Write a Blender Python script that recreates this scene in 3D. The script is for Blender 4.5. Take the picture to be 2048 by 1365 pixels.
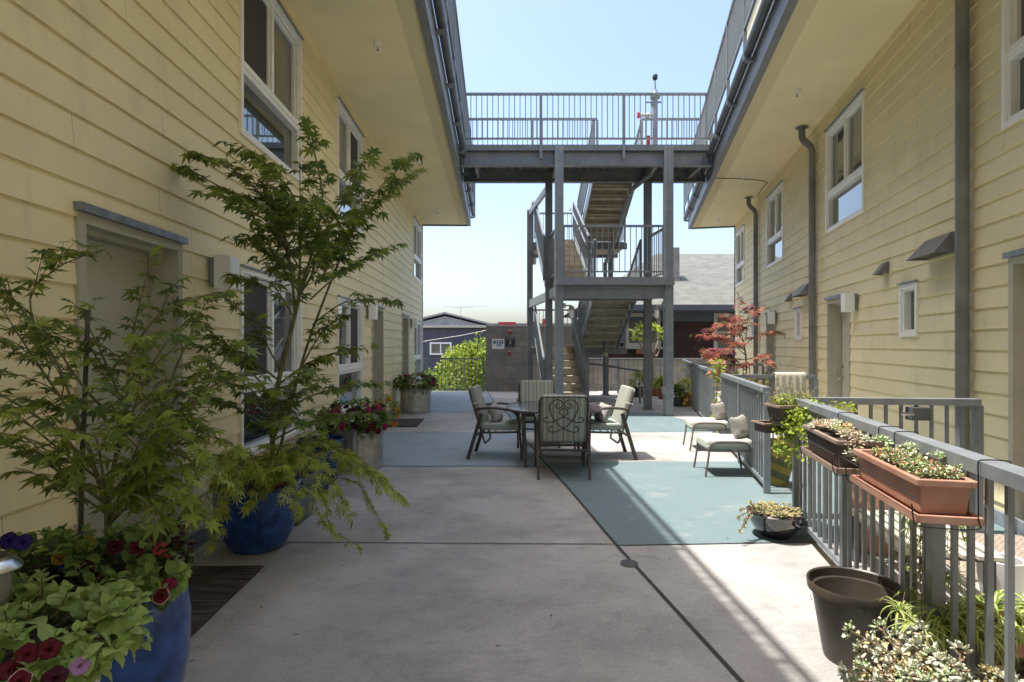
import bpy, bmesh, math, random
import numpy as np
from mathutils import Vector, Matrix
random.seed(7); rng = np.random.default_rng(7)
S = bpy.context.scene; COL = S.collection
for o in list(bpy.data.objects): bpy.data.objects.remove(o)
# ---------------------------------------------------------------- camera, sky, sun, exposure
EYE = 1.45; F = 1150.0
cd = bpy.data.cameras.new('camera'); cam = bpy.data.objects.new('camera', cd); COL.objects.link(cam)
cam.location = (0, 0, EYE); cam.rotation_euler = (math.radians(90), 0, 0)
cd.sensor_width = 36; cd.lens = 36*F/2048; cd.shift_y = 7.5/2048; cd.clip_start = .05; cd.clip_end = 2000
S.camera = cam
SUN_EL = math.radians(73.3)
W = bpy.data.worlds.new('World'); S.world = W; W.use_nodes = True
nt = W.node_tree; bg = nt.nodes['Background']
sk = nt.nodes.new('ShaderNodeTexSky'); sk.sky_type = 'NISHITA'; sk.sun_disc = False
sk.sun_elevation = SUN_EL; sk.sun_rotation = math.radians(-90); sk.air_density = 1.0; sk.dust_density = 3.3; sk.ozone_density = 1.6
nt.links.new(sk.outputs[0], bg.inputs[0]); bg.inputs[1].default_value = .104
sl = bpy.data.lights.new('sun', 'SUN'); sl.energy = 2.05; sl.angle = math.radians(.5); sl.color = (1, .95, .87)
so = bpy.data.objects.new('sun', sl); COL.objects.link(so)
so.rotation_euler = Vector((-math.cos(SUN_EL), 0.0, math.sin(SUN_EL))).to_track_quat('Z', 'Y').to_euler()
S.view_settings.view_transform = 'Standard'; S.view_settings.look = 'None'
S.view_settings.exposure = 1.8; S.view_settings.gamma = 1
S.render.engine = 'CYCLES'
S.cycles.max_bounces = 12; S.cycles.diffuse_bounces = 9

def at(px, py, Y):
    return Vector(((px-1024)/F*Y, Y, EYE-(py-690)/F*Y))

# ---------------------------------------------------------------- materials
def mat(name, col, rough=.6, metal=0, vary=0, vscale=6, bump=0, bscale=40, spec=.5, col2=None, vdet=4, trans=0, coat=0):
    m = bpy.data.materials.new(name); m.use_nodes = True; t = m.node_tree; b = t.nodes['Principled BSDF']
    b.inputs['Base Color'].default_value = (*col, 1); b.inputs['Roughness'].default_value = rough
    b.inputs['Metallic'].default_value = metal; b.inputs['Specular IOR Level'].default_value = spec
    b.inputs['Coat Weight'].default_value = coat
    tc = t.nodes.new('ShaderNodeTexCoord')
    if vary or col2:
        n = t.nodes.new('ShaderNodeTexNoise'); n.inputs['Scale'].default_value = vscale; n.inputs['Detail'].default_value = vdet
        t.links.new(tc.outputs['Object'], n.inputs['Vector'])
        r = t.nodes.new('ShaderNodeValToRGB'); r.color_ramp.elements[0].position = .32; r.color_ramp.elements[1].position = .68
        c1 = tuple(c*(1-vary) for c in col); c2 = col2 or tuple(min(1, c*(1+vary)) for c in col)
        r.color_ramp.elements[0].color = (*c1, 1); r.color_ramp.elements[1].color = (*c2, 1)
        t.links.new(n.outputs['Fac'], r.inputs['Fac']); t.links.new(r.outputs['Color'], b.inputs['Base Color'])
    if bump:
        n2 = t.nodes.new('ShaderNodeTexNoise'); n2.inputs['Scale'].default_value = bscale; n2.inputs['Detail'].default_value = 5
        t.links.new(tc.outputs['Object'], n2.inputs['Vector'])
        bm = t.nodes.new('ShaderNodeBump'); bm.inputs['Strength'].default_value = bump; bm.inputs['Distance'].default_value = .01
        t.links.new(n2.outputs['Fac'], bm.inputs['Height']); t.links.new(bm.outputs['Normal'], b.inputs['Normal'])
    if trans:
        tr = t.nodes.new('ShaderNodeBsdfTranslucent'); mx = t.nodes.new('ShaderNodeMixShader'); mx.inputs[0].default_value = trans
        out = t.nodes['Material Output']
        src = b.inputs['Base Color'].links[0].from_socket if b.inputs['Base Color'].is_linked else None
        if src: t.links.new(src, tr.inputs['Color'])
        else: tr.inputs['Color'].default_value = (*col, 1)
        t.links.new(b.outputs[0], mx.inputs[1]); t.links.new(tr.outputs[0], mx.inputs[2]); t.links.new(mx.outputs[0], out.inputs['Surface'])
    return m

class NG:   # tiny node helper
    def __init__(s, name, rough=.6):
        s.m = bpy.data.materials.new(name); s.m.use_nodes = True; s.t = s.m.node_tree; s.b = s.t.nodes['Principled BSDF']
        s.b.inputs['Roughness'].default_value = rough
        s.tc = s.t.nodes.new('ShaderNodeTexCoord').outputs['Object']
    def L(s, a, b): s.t.links.new(a, b)
    def math(s, op, a, b=None, c=None):
        n = s.t.nodes.new('ShaderNodeMath'); n.operation = op
        for i, v in enumerate((a, b, c)):
            if v is None: continue
            if isinstance(v, (int, float)): n.inputs[i].default_value = v
            else: s.L(v, n.inputs[i])
        return n.outputs[0]
    def sep(s, v=None):
        n = s.t.nodes.new('ShaderNodeSeparateXYZ'); s.L(v or s.tc, n.inputs[0]); return n.outputs
    def comb(s, x, y, z):
        n = s.t.nodes.new('ShaderNodeCombineXYZ')
        for i, v in enumerate((x, y, z)):
            if isinstance(v, (int, float)): n.inputs[i].default_value = v
            else: s.L(v, n.inputs[i])
        return n.outputs[0]
    def noise(s, scale, det=4, v=None, rough=.5):
        n = s.t.nodes.new('ShaderNodeTexNoise'); n.inputs['Scale'].default_value = scale; n.inputs['Detail'].default_value = det
        n.inputs['Roughness'].default_value = rough
        s.L(v or s.tc, n.inputs['Vector']); return n.outputs['Fac']
    def white(s, v):
        n = s.t.nodes.new('ShaderNodeTexWhiteNoise'); s.L(v, n.inputs['Vector']); return n.outputs['Value']
    def ramp(s, f, stops):
        r = s.t.nodes.new('ShaderNodeValToRGB'); e = r.color_ramp.elements
        while len(e) < len(stops): e.new(.5)
        for i, (p, c) in enumerate(stops): e[i].position = p; e[i].color = (*c, 1) if len(c) == 3 else c
        s.L(f, r.inputs['Fac']); return r.outputs['Color']
    def mix(s, f, a, b, mode='MIX'):
        n = s.t.nodes.new('ShaderNodeMix'); n.data_type = 'RGBA'; n.blend_type = mode
        for k, v in ((0, f), (6, a), (7, b)):
            if isinstance(v, (int, float)): n.inputs[k].default_value = v
            elif isinstance(v, tuple): n.inputs[k].default_value = (*v, 1)
            else: s.L(v, n.inputs[k])
        return n.outputs[2]
    def color(s, c): s.L(c, s.b.inputs['Base Color']); return s
    def bump(s, h, st=.3, d=.01):
        n = s.t.nodes.new('ShaderNodeBump'); n.inputs['Strength'].default_value = st; n.inputs['Distance'].default_value = d
        s.L(h, n.inputs['Height']); s.L(n.outputs[0], s.b.inputs['Normal']); return s

def siding_mat(name, base, lip_light=False):
    g = NG(name, .62); x, y, z = g.sep()
    row = g.math('FLOOR', g.math('DIVIDE', z, .176))
    rv = g.white(g.comb(row, 3.1, 0))
    u = g.math('DIVIDE', g.math('ADD', x, g.math('MULTIPLY', rv, 2.44)), 2.44)
    seg = g.white(g.comb(row, g.math('FLOOR', u), 1.0))
    fr = g.math('FRACT', u)
    joint = g.math('LESS_THAN', fr, .0012)
    c = g.mix(g.noise(1.3, 5), tuple(b*.86 for b in base), tuple(min(1, b*1.10) for b in base))
    c = g.mix(g.math('MULTIPLY', seg, .17), c, tuple(b*.55 for b in base))
    st = g.noise(2.2, 6, g.comb(x, 0.0, g.math('MULTIPLY', z, .5)), .65)
    c = g.mix(g.ramp(st, [(.54, (0, 0, 0)), (.74, (.36, .36, .36))]), c, (base[0]*.42, base[1]*.42, base[2]*.5))
    dr = g.noise(1.0, 6, g.comb(g.math('MULTIPLY', x, 7.0), 0.0, g.math('MULTIPLY', z, .45)), .7)
    c = g.mix(g.ramp(dr, [(.55, (0, 0, 0)), (.75, (.22, .22, .22))]), c, (base[0]*.5, base[1]*.48, base[2]*.6))
    c = g.mix(g.math('MULTIPLY', joint, .85), c, (.12, .09, .05))
    if lip_light: c = g.mix(g.math('MULTIPLY', g.math('LESS_THAN', g.math('FRACT', g.math('DIVIDE', g.math('ADD', z, .0005), .176)), .045), .8), c, (.88, .76, .42))  # brighter band on each board's bottom edge: floor bounce light put into the colour
    g.color(c); g.bump(g.noise(9, 6, g.comb(g.math('MULTIPLY', x, 2.0), y, g.math('MULTIPLY', z, 14.0))), .12, .004)
    return g.m
M = {}
M['siding'] = siding_mat('yellow_siding', (.91, .80, .49))
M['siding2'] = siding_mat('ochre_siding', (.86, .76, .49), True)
M['soffit'] = mat('soffit_paint', (.91, .81, .52), .7, vary=.05, vscale=1.2)
def perf():
    g = NG('perforated_soffit', .7); x, y, z = g.sep()
    a = g.math('SINE', g.math('MULTIPLY', x, 260)); b = g.math('SINE', g.math('MULTIPLY', y, 260))
    d = g.math('GREATER_THAN', g.math('MULTIPLY', a, b), .25)
    g.color(g.mix(g.math('MULTIPLY', d, .55), (.87, .77, .48), (.24, .2, .12))); return g.m
M['perf'] = perf()
def concrete():
    g = NG('concrete', .75); x, y, z = g.sep()
    v = g.comb(x, g.math('MULTIPLY', y, .75), 0.0)
    c = g.ramp(g.noise(.9, 8, v, .62), [(.30, (.30, .288, .272)), (.5, (.41, .398, .38)), (.70, (.51, .497, .475))])
    d = g.ramp(g.noise(1.5, 9, g.comb(g.math('MULTIPLY', x, .8), y, 4.0), .68), [(.46, (0, 0, 0)), (.64, (.85, .85, .85))])
    c = g.mix(d, c, (.25, .24, .235))
    e = g.ramp(g.noise(5.5, 8, g.comb(x, g.math('MULTIPLY', y, 1.6), 9.0), .75), [(.52, (0, 0, 0)), (.70, (.55, .55, .55))])
    c = g.mix(e, c, (.17, .165, .16))
    lt = g.ramp(g.noise(1.1, 6, g.comb(x, y, 22.0), .6), [(.55, (0, 0, 0)), (.75, (.5, .5, .5))])
    c = g.mix(lt, c, (.62, .60, .57))
    f = g.noise(60, 5); c = g.mix(.16, c, g.ramp(f, [(.3, (.2, .19, .18)), (.7, (.7, .68, .64))]))
    c = g.mix(g.ramp(g.noise(14, 6, None, .7), [(.62, (0, 0, 0)), (.75, (.4, .4, .4))]), c, (.24, .23, .21))
    g.color(c); g.bump(g.noise(90, 5), .18, .004); return g.m
M['concrete'] = concrete()
def teal(name, wear, a, b):
    g = NG(name, .72); g.b.inputs['Specular IOR Level'].default_value = .3; x, y, z = g.sep()
    c = g.mix(g.noise(1.4, 7, None, .6), a, b)
    w = g.noise(1.7, 10, g.comb(x, g.math('MULTIPLY', y, 1.5), 0.0), .75)
    c = g.mix(g.ramp(w, [(.60-wear, (0, 0, 0)), (.76-wear, (.7, .7, .7))]), c, (.34, .345, .325))
    q = g.noise(3.4, 9, g.comb(g.math('MULTIPLY', x, .6), y, 31.0), .72)
    c = g.mix(g.ramp(q, [(.54, (0, 0, 0)), (.72, (.5, .5, .5))]), c, (.10, .14, .15))
    c = g.mix(g.math('MULTIPLY', g.math('GREATER_THAN', g.noise(45, 3), .71), .5), c, (.2, .22, .22))
    g.color(c); g.bump(g.noise(80, 4), .12, .003); return g.m
M['teal'] = teal('teal_floor_paint', .06, (.145, .205, .225), (.18, .245, .26))
M['teal_worn'] = teal('worn_teal_floor_paint', .14, (.25, .32, .38), (.33, .40, .46))
M['joint'] = mat('joint', (.05, .05, .045), .9)
M['rail'] = mat('grey_rail_paint', (.215, .24, .265), .42, vary=.12, vscale=9, bump=.08, bscale=60)
M['steel'] = mat('grey_steel_paint', (.20, .218, .238), .45, vary=.14, vscale=4, bump=.06)
M['steel_dark'] = mat('dark_gutter_paint', (.10, .112, .125), .4, vary=.2, vscale=5)
M['pipe'] = mat('downspout_paint', (.19, .195, .195), .45, vary=.2, vscale=3)
M['white'] = mat('white_vinyl', (.90, .90, .88), .4, vary=.04)
M['lamp'] = mat('lamp_acrylic', (.88, .88, .87), .35)
M['glass'] = mat('window_glass', (.035, .04, .038), .03, spec=1.0, coat=1)
M['glass_green'] = mat('window_glass_deep', (.03, .045, .035), .02, spec=1.0, coat=1)
M['screen'] = mat('fly_screen', (.055, .05, .055), .75)
M['blind'] = mat('window_blind', (.17, .16, .12), .6)
M['taupe'] = mat('door_frame_paint', (.47, .45, .36), .55, vary=.06)
M['door'] = mat('door_paint', (.50, .485, .40), .5, vary=.05, vscale=2)
M['flash'] = mat('metal_flashing', (.25, .28, .32), .4, metal=.3, vary=.25, vscale=12)
M['chrome'] = mat('brushed_steel', (.62, .62, .6), .25, metal=1)
M['galv'] = mat('galvanised_steel', (.50, .50, .47), .42, metal=.75, vary=.25, vscale=9)
M['black'] = mat('black_metal', (.02, .02, .02), .4)
M['dark'] = mat('dark_interior', (.03, .03, .03), .9)
M['soil'] = mat('soil', (.05, .035, .025), .95, vary=.4, vscale=40, bump=.8, bscale=60)
M['blue_glaze'] = mat('blue_glaze', (.022, .075, .30), .16, vary=.45, vscale=14, spec=.6)
M['navy_glaze'] = mat('navy_glaze', (.010, .045, .16), .2, vary=.6, vscale=18)
M['green_glaze'] = mat('grey_green_glaze', (.075, .10, .10), .3, vary=.4, vscale=10)
M['black_glaze'] = mat('black_glaze', (.012, .012, .014), .08, spec=.8, coat=1)
M['white_pot'] = mat('white_plastic', (.62, .63, .62), .4)
M['terra_plastic'] = mat('terracotta_plastic', (.40, .19, .125), .55, col2=(.50, .29, .21), vscale=7, vdet=8, bump=.1, bscale=30)
M['brown_plastic'] = mat('dark_brown_plastic', (.11, .085, .075), .45, vary=.2, vscale=6)
M['tan_rim'] = mat('sun_faded_rim', (.30, .22, .175), .5, vary=.1)
M['bronze_pot'] = mat('bronze_plastic', (.035, .030, .027), .42, col2=(.10, .078, .056), vscale=4, vdet=9)
M['terracotta'] = mat('terracotta', (.30, .13, .075), .7, vary=.25, vscale=9)
M['bronze'] = mat('bronze_tube', (.085, .07, .06), .45, metal=.3, vary=.2)
M['taupe_tube'] = mat('taupe_tube', (.16, .135, .115), .5, vary=.15)
def stripes(name, ground, ax=0):
    g = NG(name, .85); s = g.sep(); u = g.math('FRACT', g.math('DIVIDE', g.math('ADD', s[ax], 5.0), .115))
    def band(a, b): return g.math('MULTIPLY', g.math('GREATER_THAN', u, a), g.math('LESS_THAN', u, b))
    c = g.mix(band(.14, .20), ground, (.62, .60, .52)); c = g.mix(band(.30, .34), c, (.60, .58, .5))
    c = g.mix(band(.44, .56), c, tuple(k*.72 for k in ground)); c = g.mix(band(.66, .72), c, (.62, .60, .52))
    g.color(c); g.bump(g.noise(250, 2), .2, .002); return g.m
M['stripe'] = stripes('striped_cushion_fabric', (.30, .33, .28))
M['cush'] = mat('sage_cushion_fabric', (.37, .41, .36), .9, vary=.06, bump=.15, bscale=300)
M['cush_top'] = mat('faded_cushion_fabric', (.58, .59, .53), .9, vary=.05, bump=.15, bscale=300)
M['pillow'] = mat('grey_pillow_fabric', (.36, .34, .31), .95, vary=.3, vscale=45, vdet=2)
M['tabletop'] = mat('smoked_glass', (.075, .065, .085), .12, spec=.8, vary=.25, vscale=20)
def mat_rug(name, a, b, scale, herring=False):
    g = NG(name, .95); x, y, z = g.sep()
    if herring:
        v = g.math('PINGPONG', y, .055); w = g.math('FRACT', g.math('MULTIPLY', g.math('ADD', x, v), 22.0))
        g.color(g.mix(g.math('LESS_THAN', w, .28), a, b))
    else:
        n = g.noise(scale, 3, g.comb(g.math('MULTIPLY', x, .04), g.math('MULTIPLY', y, 1.0), 0.0)); 
        g.color(g.ramp(n, [(.42, a), (.62, b)]))
        g.bump(n, .6, .01)
    return g.m
M['rug'] = mat_rug('ribbed_doormat', (.022, .017, .016), (.12, .095, .085), 75)
M['rug2'] = mat_rug('herringbone_mat', (.27, .215, .17), (.45, .39, .33), 1, True)
def blocks():
    g = NG('concrete_block', .85)
    x, y, z = g.sep()
    b = g.t.nodes.new('ShaderNodeTexBrick'); g.L(g.comb(x, z, 0.0), b.inputs['Vector'])
    b.inputs['Scale'].default_value = 1; b.inputs['Brick Width'].default_value = .40; b.inputs['Row Height'].default_value = .20; b.inputs['Mortar Size'].default_value = .006
    b.inputs['Color1'].default_value = (.33, .30, .26, 1); b.inputs['Color2'].default_value = (.24, .22, .195, 1); b.inputs['Mortar'].default_value = (.10, .09, .08, 1)
    c = g.mix(.45, b.outputs['Color'], g.ramp(g.noise(1.6, 7, None, .65), [(.3, (.14, .13, .12)), (.7, (.42, .39, .34))]))
    g.color(c); g.bump(b.outputs['Fac'], -.4, .01); return g.m
M['block'] = blocks()
def shingles(name, c1, c2, w, h, mort):
    g = NG(name, .85); x, y, z = g.sep()
    b = g.t.nodes.new('ShaderNodeTexBrick'); g.L(g.comb(x, z, 0.0), b.inputs['Vector'])
    b.inputs['Scale'].default_value = 1; b.inputs['Brick Width'].default_value = w; b.inputs['Row Height'].default_value = h; b.inputs['Mortar Size'].default_value = .006; b.inputs['Bias'].default_value = 0
    b.inputs['Color1'].default_value = (*c1, 1); b.inputs['Color2'].default_value = (*c2, 1); b.inputs['Mortar'].default_value = (*mort, 1)
    cell = g.white(g.comb(g.math('FLOOR', g.math('DIVIDE', x, w)), g.math('FLOOR', g.math('DIVIDE', z, h)), 0.0))
    g.color(g.mix(g.math('MULTIPLY', cell, .5), b.outputs['Color'], tuple(k*.45 for k in c1))); g.bump(b.outputs['Fac'], -.5, .02); return g.m
M['roof_sh'] = shingles('pale_roof_shingle', (.19, .19, .165), (.155, .16, .14), .3, .085, (.12, .12, .105))
M['wall_sh'] = shingles('brown_wall_shingle', (.085, .045, .035), (.055, .032, .028), .14, .17, (.02, .012, .01))
M['slate'] = mat('slate_stucco', (.085, .09, .12), .9, vary=.15, vscale=2)
M['palewall'] = mat('pale_wall', (.42, .41, .39), .8, vary=.08)
M['redroof'] = mat('faded_red_roof', (.36, .16, .14), .8, vary=.3, vscale=3)
M['red'] = mat('red_enamel', (.42, .03, .03), .4)
M['cream'] = mat('cream_trim', (.55, .52, .43), .6)
M['slateblue'] = mat('slate_blue_trim', (.10, .12, .15), .6)
M['ground'] = mat('town_ground', (.14, .13, .11), .95, vary=.3, vscale=.2)
M['stair'] = mat('stair_concrete', (.40, .36, .29), .85, vary=.22, vscale=5, bump=.2)
M['decking'] = mat('corrugated_deck', (.24, .25, .25), .6, vary=.15)
M['bark'] = mat('maple_bark', (.17, .17, .08), .8, vary=.35, vscale=30)
M['twig'] = mat('twig_bark', (.15, .10, .06), .8, vary=.3, vscale=30)
M['paletwig'] = mat('pale_bark', (.33, .30, .25), .8, vary=.3, vscale=20)
M['stake'] = mat('dark_stake', (.09, .075, .06), .8, vary=.3, vscale=20)
def leaf(n, c, tr=.35, rough=.55): M[n] = mat(n, c, rough, vary=.22, vscale=9, trans=tr, spec=.3)
leaf('maple_dark', (.20, .27, .055), .42); leaf('maple_mid', (.32, .40, .07), .42); leaf('maple_light', (.52, .58, .11), .42); leaf('maple_deep', (.13, .20, .055), .42)
leaf('pet_leaf', (.33, .46, .13), .42); leaf('pet_leaf_light', (.46, .58, .20), .42); leaf('pet_leaf_dark', (.14, .22, .08), .42)
leaf('bush_light', (.46, .54, .09)); leaf('bush_mid', (.26, .36, .06)); leaf('bush_dark', (.08, .14, .03))
leaf('red_leaf', (.42, .12, .10)); leaf('red_leaf2', (.50, .22, .13)); leaf('red_leaf3', (.12, .10, .04))
leaf('spider_green', (.26, .38, .06)); leaf('spider_cream', (.70, .70, .36)); leaf('dry_leaf', (.36, .27, .15))
leaf('succ_pale', (.66, .68, .54), .12); leaf('succ_pink', (.72, .54, .40), .12); leaf('succ_gold', (.74, .64, .32), .12); leaf('succ_green', (.44, .55, .30), .12)
leaf('burgundy', (.060, .004, .016), .15); leaf('crimson', (.13, .004, .012), .2); leaf('petal_edge', (.62, .45, .40), .2); leaf('magenta', (.36, .015, .11), .25)
leaf('violet', (.035, .012, .17), .2); leaf('lilac', (.50, .25, .52), .3); leaf('orange_petal', (.68, .30, .03), .25); leaf('coral', (.50, .075, .07), .25)
leaf('dark_petal', (.018, .004, .012), .1); leaf('yellow_petal', (.70, .55, .08), .3); leaf('pink_petal', (.60, .14, .24), .3)

# ---------------------------------------------------------------- object helpers
def tag(o, label=None, cat=None, group=None, kind=None):
    if label: o['label'] = label
    if cat: o['category'] = cat
    if group: o['group'] = group
    if kind: o['kind'] = kind
    return o
def thing(name, label, cat, loc=(0, 0, 0), rz=0, group=None):
    o = bpy.data.objects.new(name, None); COL.objects.link(o); o.location = loc; o.rotation_euler = (0, 0, rz); o.empty_display_size = .1
    return tag(o, label, cat, group)
def link(name, me, parent=None):
    o = bpy.data.objects.new(name, me); COL.objects.link(o)
    if parent: o.parent = parent
    return o
def copy_tree(o, parent=None, **kw):
    c = o.copy(); COL.objects.link(c); c.parent = parent
    for ch in [x for x in bpy.data.objects if x.parent == o]: copy_tree(ch, c)
    for k, v in kw.items(): c[k] = v
    return c
class MB:
    def __init__(s, T=None): s.v = []; s.f = []; s.mi = []; s.T = T; s.m = 0
    def _p(s, p):
        p = Vector(p)
        if s.T: p = s.T @ p
        s.v.append(p[:]); return len(s.v)-1
    def face(s, idx): s.f.append(tuple(idx)); s.mi.append(s.m)
    def quad(s, *ps): s.face([s._p(p) for p in ps]); return s
    def box(s, x0, x1, y0, y1, z0, z1):
        x0, x1 = sorted((x0, x1)); y0, y1 = sorted((y0, y1)); z0, z1 = sorted((z0, z1))
        i = [s._p(p) for p in ((x0,y0,z0),(x1,y0,z0),(x1,y1,z0),(x0,y1,z0),(x0,y0,z1),(x1,y0,z1),(x1,y1,z1),(x0,y1,z1))]
        for q in ((3,2,1,0),(4,5,6,7),(0,1,5,4),(1,2,6,5),(2,3,7,6),(3,0,4,7)): s.face([i[k] for k in q])
        return s
    def bar(s, a, b, w, h, up=(0, 0, 1)):     # rectangular bar from a to b
        a = Vector(a); b = Vector(b); d = (b-a).normalized(); u = Vector(up)
        if abs(d.dot(u)) > .98: u = Vector((0, 1, 0))
        r = d.cross(u).normalized(); u = r.cross(d)
        c = []
        for p in (a, b):
            for (i, j) in ((-1,-1),(1,-1),(1,1),(-1,1)): c.append(s._p(p+r*i*w/2+u*j*h/2))
        for q in ((3,2,1,0),(4,5,6,7),(0,1,5,4),(1,2,6,5),(2,3,7,6),(3,0,4,7)): s.face([c[k] for k in q])
        return s
    def tube(s, pts, r, n=8, r2=None, cap=True, closed=False):
        pts = [Vector(p) for p in pts]; N = len(pts); rings = []; up = None
        for i, p in enumerate(pts):
            if closed: d = pts[(i+1) % N]-pts[i-1]
            else: d = pts[min(i+1, N-1)]-pts[max(i-1, 0)]
            d = d.normalized() if d.length > 1e-9 else Vector((0, 0, 1))
            if up is None: up = Vector((0, 0, 1)) if abs(d.z) < .9 else Vector((1, 0, 0))
            x = d.cross(up)
            if x.length < 1e-4: x = d.cross(Vector((1, .3, 0)))
            x.normalize(); up = x.cross(d).normalized()
            rr = r if r2 is None else r+(r2-r)*i/max(1, N-1)
            rings.append([s._p(p+(x*math.cos(2*math.pi*k/n)+up*math.sin(2*math.pi*k/n))*rr) for k in range(n)])
        for i in range(N-1 if not closed else N):
            A = rings[i]; B = rings[(i+1) % N]
            for k in range(n): s.face((A[k], A[(k+1) % n], B[(k+1) % n], B[k]))
        if cap and not closed: s.face(rings[0][::-1]); s.face(rings[-1])
        return s
    def lathe(s, prof, n=32, c=(0, 0), sx=1, sy=1, wob=None):
        rings = []
        for (r, z) in prof:
            rings.append([s._p((c[0]+sx*r*(1+(wob(k/n, z) if wob else 0))*math.cos(2*math.pi*k/n), c[1]+sy*r*(1+(wob(k/n, z) if wob else 0))*math.sin(2*math.pi*k/n), z)) for k in range(n)])
        for A, B in zip(rings, rings[1:]):
            for k in range(n): s.face((A[k], A[(k+1) % n], B[(k+1) % n], B[k]))
        s.face(rings[0][::-1]); s.face(rings[-1]); return s
    def prism(s, poly, z0, z1):
        a = [s._p((x, y, z0)) for x, y in poly]; b = [s._p((x, y, z1)) for x, y in poly]; n = len(poly)
        s.face(a[::-1]); s.face(b)
        for k in range(n): s.face((a[k], a[(k+1) % n], b[(k+1) % n], b[k]))
        return s
    def mesh(s, name, mats, smooth=False, bevel=0):
        me = bpy.data.meshes.new(name); me.from_pydata(s.v, [], s.f)
        if not isinstance(mats, (list, tuple)): mats = [mats]
        for m in mats: me.materials.append(M[m] if isinstance(m, str) else m)
        me.polygons.foreach_set('material_index', s.mi)
        bm = bmesh.new(); bm.from_mesh(me); bmesh.ops.recalc_face_normals(bm, faces=bm.faces)
        if bevel:
            bmesh.ops.bevel(bm, geom=[e for e in bm.edges if len(e.link_faces) == 2 and e.calc_face_angle(0) > .6], offset=bevel, segments=2, affect='EDGES', profile=.6)
        bm.to_mesh(me); bm.free()
        if smooth:
            me.polygons.foreach_set('use_smooth', [True]*len(me.polygons))
            me.set_sharp_from_angle(angle=math.radians(38))
        return me
    def build(s, name, mats, parent=None, smooth=False, bevel=0):
        return link(name, s.mesh(name, mats, smooth, bevel), parent)
def struct(o): o['kind'] = 'structure'; return o
# cloud of small triangles (leaves)
class Cloud:
    def __init__(s): s.V = []; s.F = []; s.MI = []; s.n = 0
    def add(s, tpl, Mx, mi=0):
        if isinstance(tpl, list): tpl = random.choice(tpl)
        v, f, fm = tpl; R = np.array(Mx.to_3x3()); t = np.array(Mx.translation)
        s.V.append(v @ R.T + t); s.F.append(f+s.n); s.n += len(v)
        s.MI.append(fm+mi if fm is not None else np.full(len(f), mi))
    def build(s, name, mats, parent=None, inv=None):
        V = np.concatenate(s.V); Fc = np.concatenate(s.F).astype(np.int32); mi = np.concatenate(s.MI).astype(np.int32)
        if inv is not None: V = V @ np.array(inv.to_3x3()).T + np.array(inv.translation)
        me = bpy.data.meshes.new(name); me.vertices.add(len(V)); me.vertices.foreach_set('co', V.astype(np.float32).ravel())
        me.loops.add(len(Fc)*3); me.loops.foreach_set('vertex_index', Fc.ravel())
        me.polygons.add(len(Fc)); me.polygons.foreach_set('loop_start', np.arange(0, len(Fc)*3, 3, dtype=np.int32))
        for m in mats: me.materials.append(M[m])
        me.polygons.foreach_set('material_index', mi); me.update(); me.validate()
        return link(name, me, parent)
def tpl(v, f, fm=None): return (np.array(v, float), np.array(f, int), None if fm is None else np.array(fm, int))
def palmate(n=7, spread=128, narrow=.16, droop=.22):
    v = [(0, 0, 0)]; f = []
    for k in range(n):
        a = math.radians(-spread+2*spread*k/(n-1)); L = 1-.55*(abs(a)/math.radians(spread))**1.6
        d = Vector((math.sin(a), math.cos(a), 0)); p = Vector((d.y, -d.x, 0)); i = len(v)
        v += [tuple(d*L*.45+p*narrow*L-Vector((0, 0, .04))), tuple(d*L-Vector((0, 0, droop*L*(1+.5*math.sin(k*2.3))))), tuple(d*L*.45-p*narrow*L-Vector((0, 0, .04)))]
        f += [(0, i, i+1), (0, i+1, i+2)]
    return tpl(v, f)
PALM = [palmate(7, 128, .16, d) for d in (.1, .25, .45)]; PALM5 = palmate(5, 105, .2); LACE = [palmate(7, 120, .09, d) for d in (.15, .4)]
def ovate(w=.36, fold=.12):
    v = [(0, 0, 0), (0, .35, -.02), (0, .7, -.05), (0, 1, -.14)]; r = [(.78*w, .2, fold*.6), (w, .45, fold), (.62*w, .75, fold*.4)]
    for x, y, z in r: v.append((x, y, z))
    for x, y, z in r: v.append((-x, y, z))
    return tpl(v, [(0,4,1),(4,5,1),(1,5,2),(5,6,2),(2,6,3),(0,1,7),(7,1,8),(1,2,8),(8,2,9),(2,3,9)])
OVATE = ovate(); SLIM = ovate(.16, .05); ROUND = ovate(.44, .08)
def fat():     # fat succulent leaf
    v = [(0, 0, 0)]; prof = [(.10, .25), (.20, .6), (.13, .88)]
    for r, y in prof:
        for k in range(6): a = math.pi*k/3; v.append((r*math.cos(a), y, .55*r*math.sin(a)+.12*y*y))
    v.append((0, 1, .14)); f = []
    for k in range(6): f.append((0, 1+k, 1+(k+1) % 6))
    for j in range(2):
        for k in range(6):
            a = 1+j*6+k; b = 1+j*6+(k+1) % 6; f += [(a, b, b+6), (a, b+6, a+6)]
    for k in range(6): f.append((13+k, 19, 13+(k+1) % 6))
    return tpl(v, f)
FAT = fat()
def strap(bend=1.2, w=.03, n=7, rise=.5):   # spider-plant leaf, unit length, with pale centre stripe
    v = []; f = []; fm = []
    x = 0; z = 0; a = rise
    for i in range(n+1):
        t = i/n; ww = w*(1-t**3)*(.6+.4*min(1, t*5))
        for u in (-1, -.4, .4, 1): v.append((u*ww, x, z+abs(u)*ww*.4))
        x += math.cos(a)/n; z += math.sin(a)/n; a -= bend*2/n
    for i in range(n):
        for k in range(3):
            p = i*4+k; f += [(p, p+1, p+5), (p, p+5, p+4)]; fm += [1 if k == 1 else 0]*2
    return tpl(v, f, fm)
STRAPS = [strap(b, .028, 8, r) for b, r in ((1.0, .9), (1.5, 1.1), (2.0, 1.0), (1.3, .4), (2.6, 1.2))]
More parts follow.
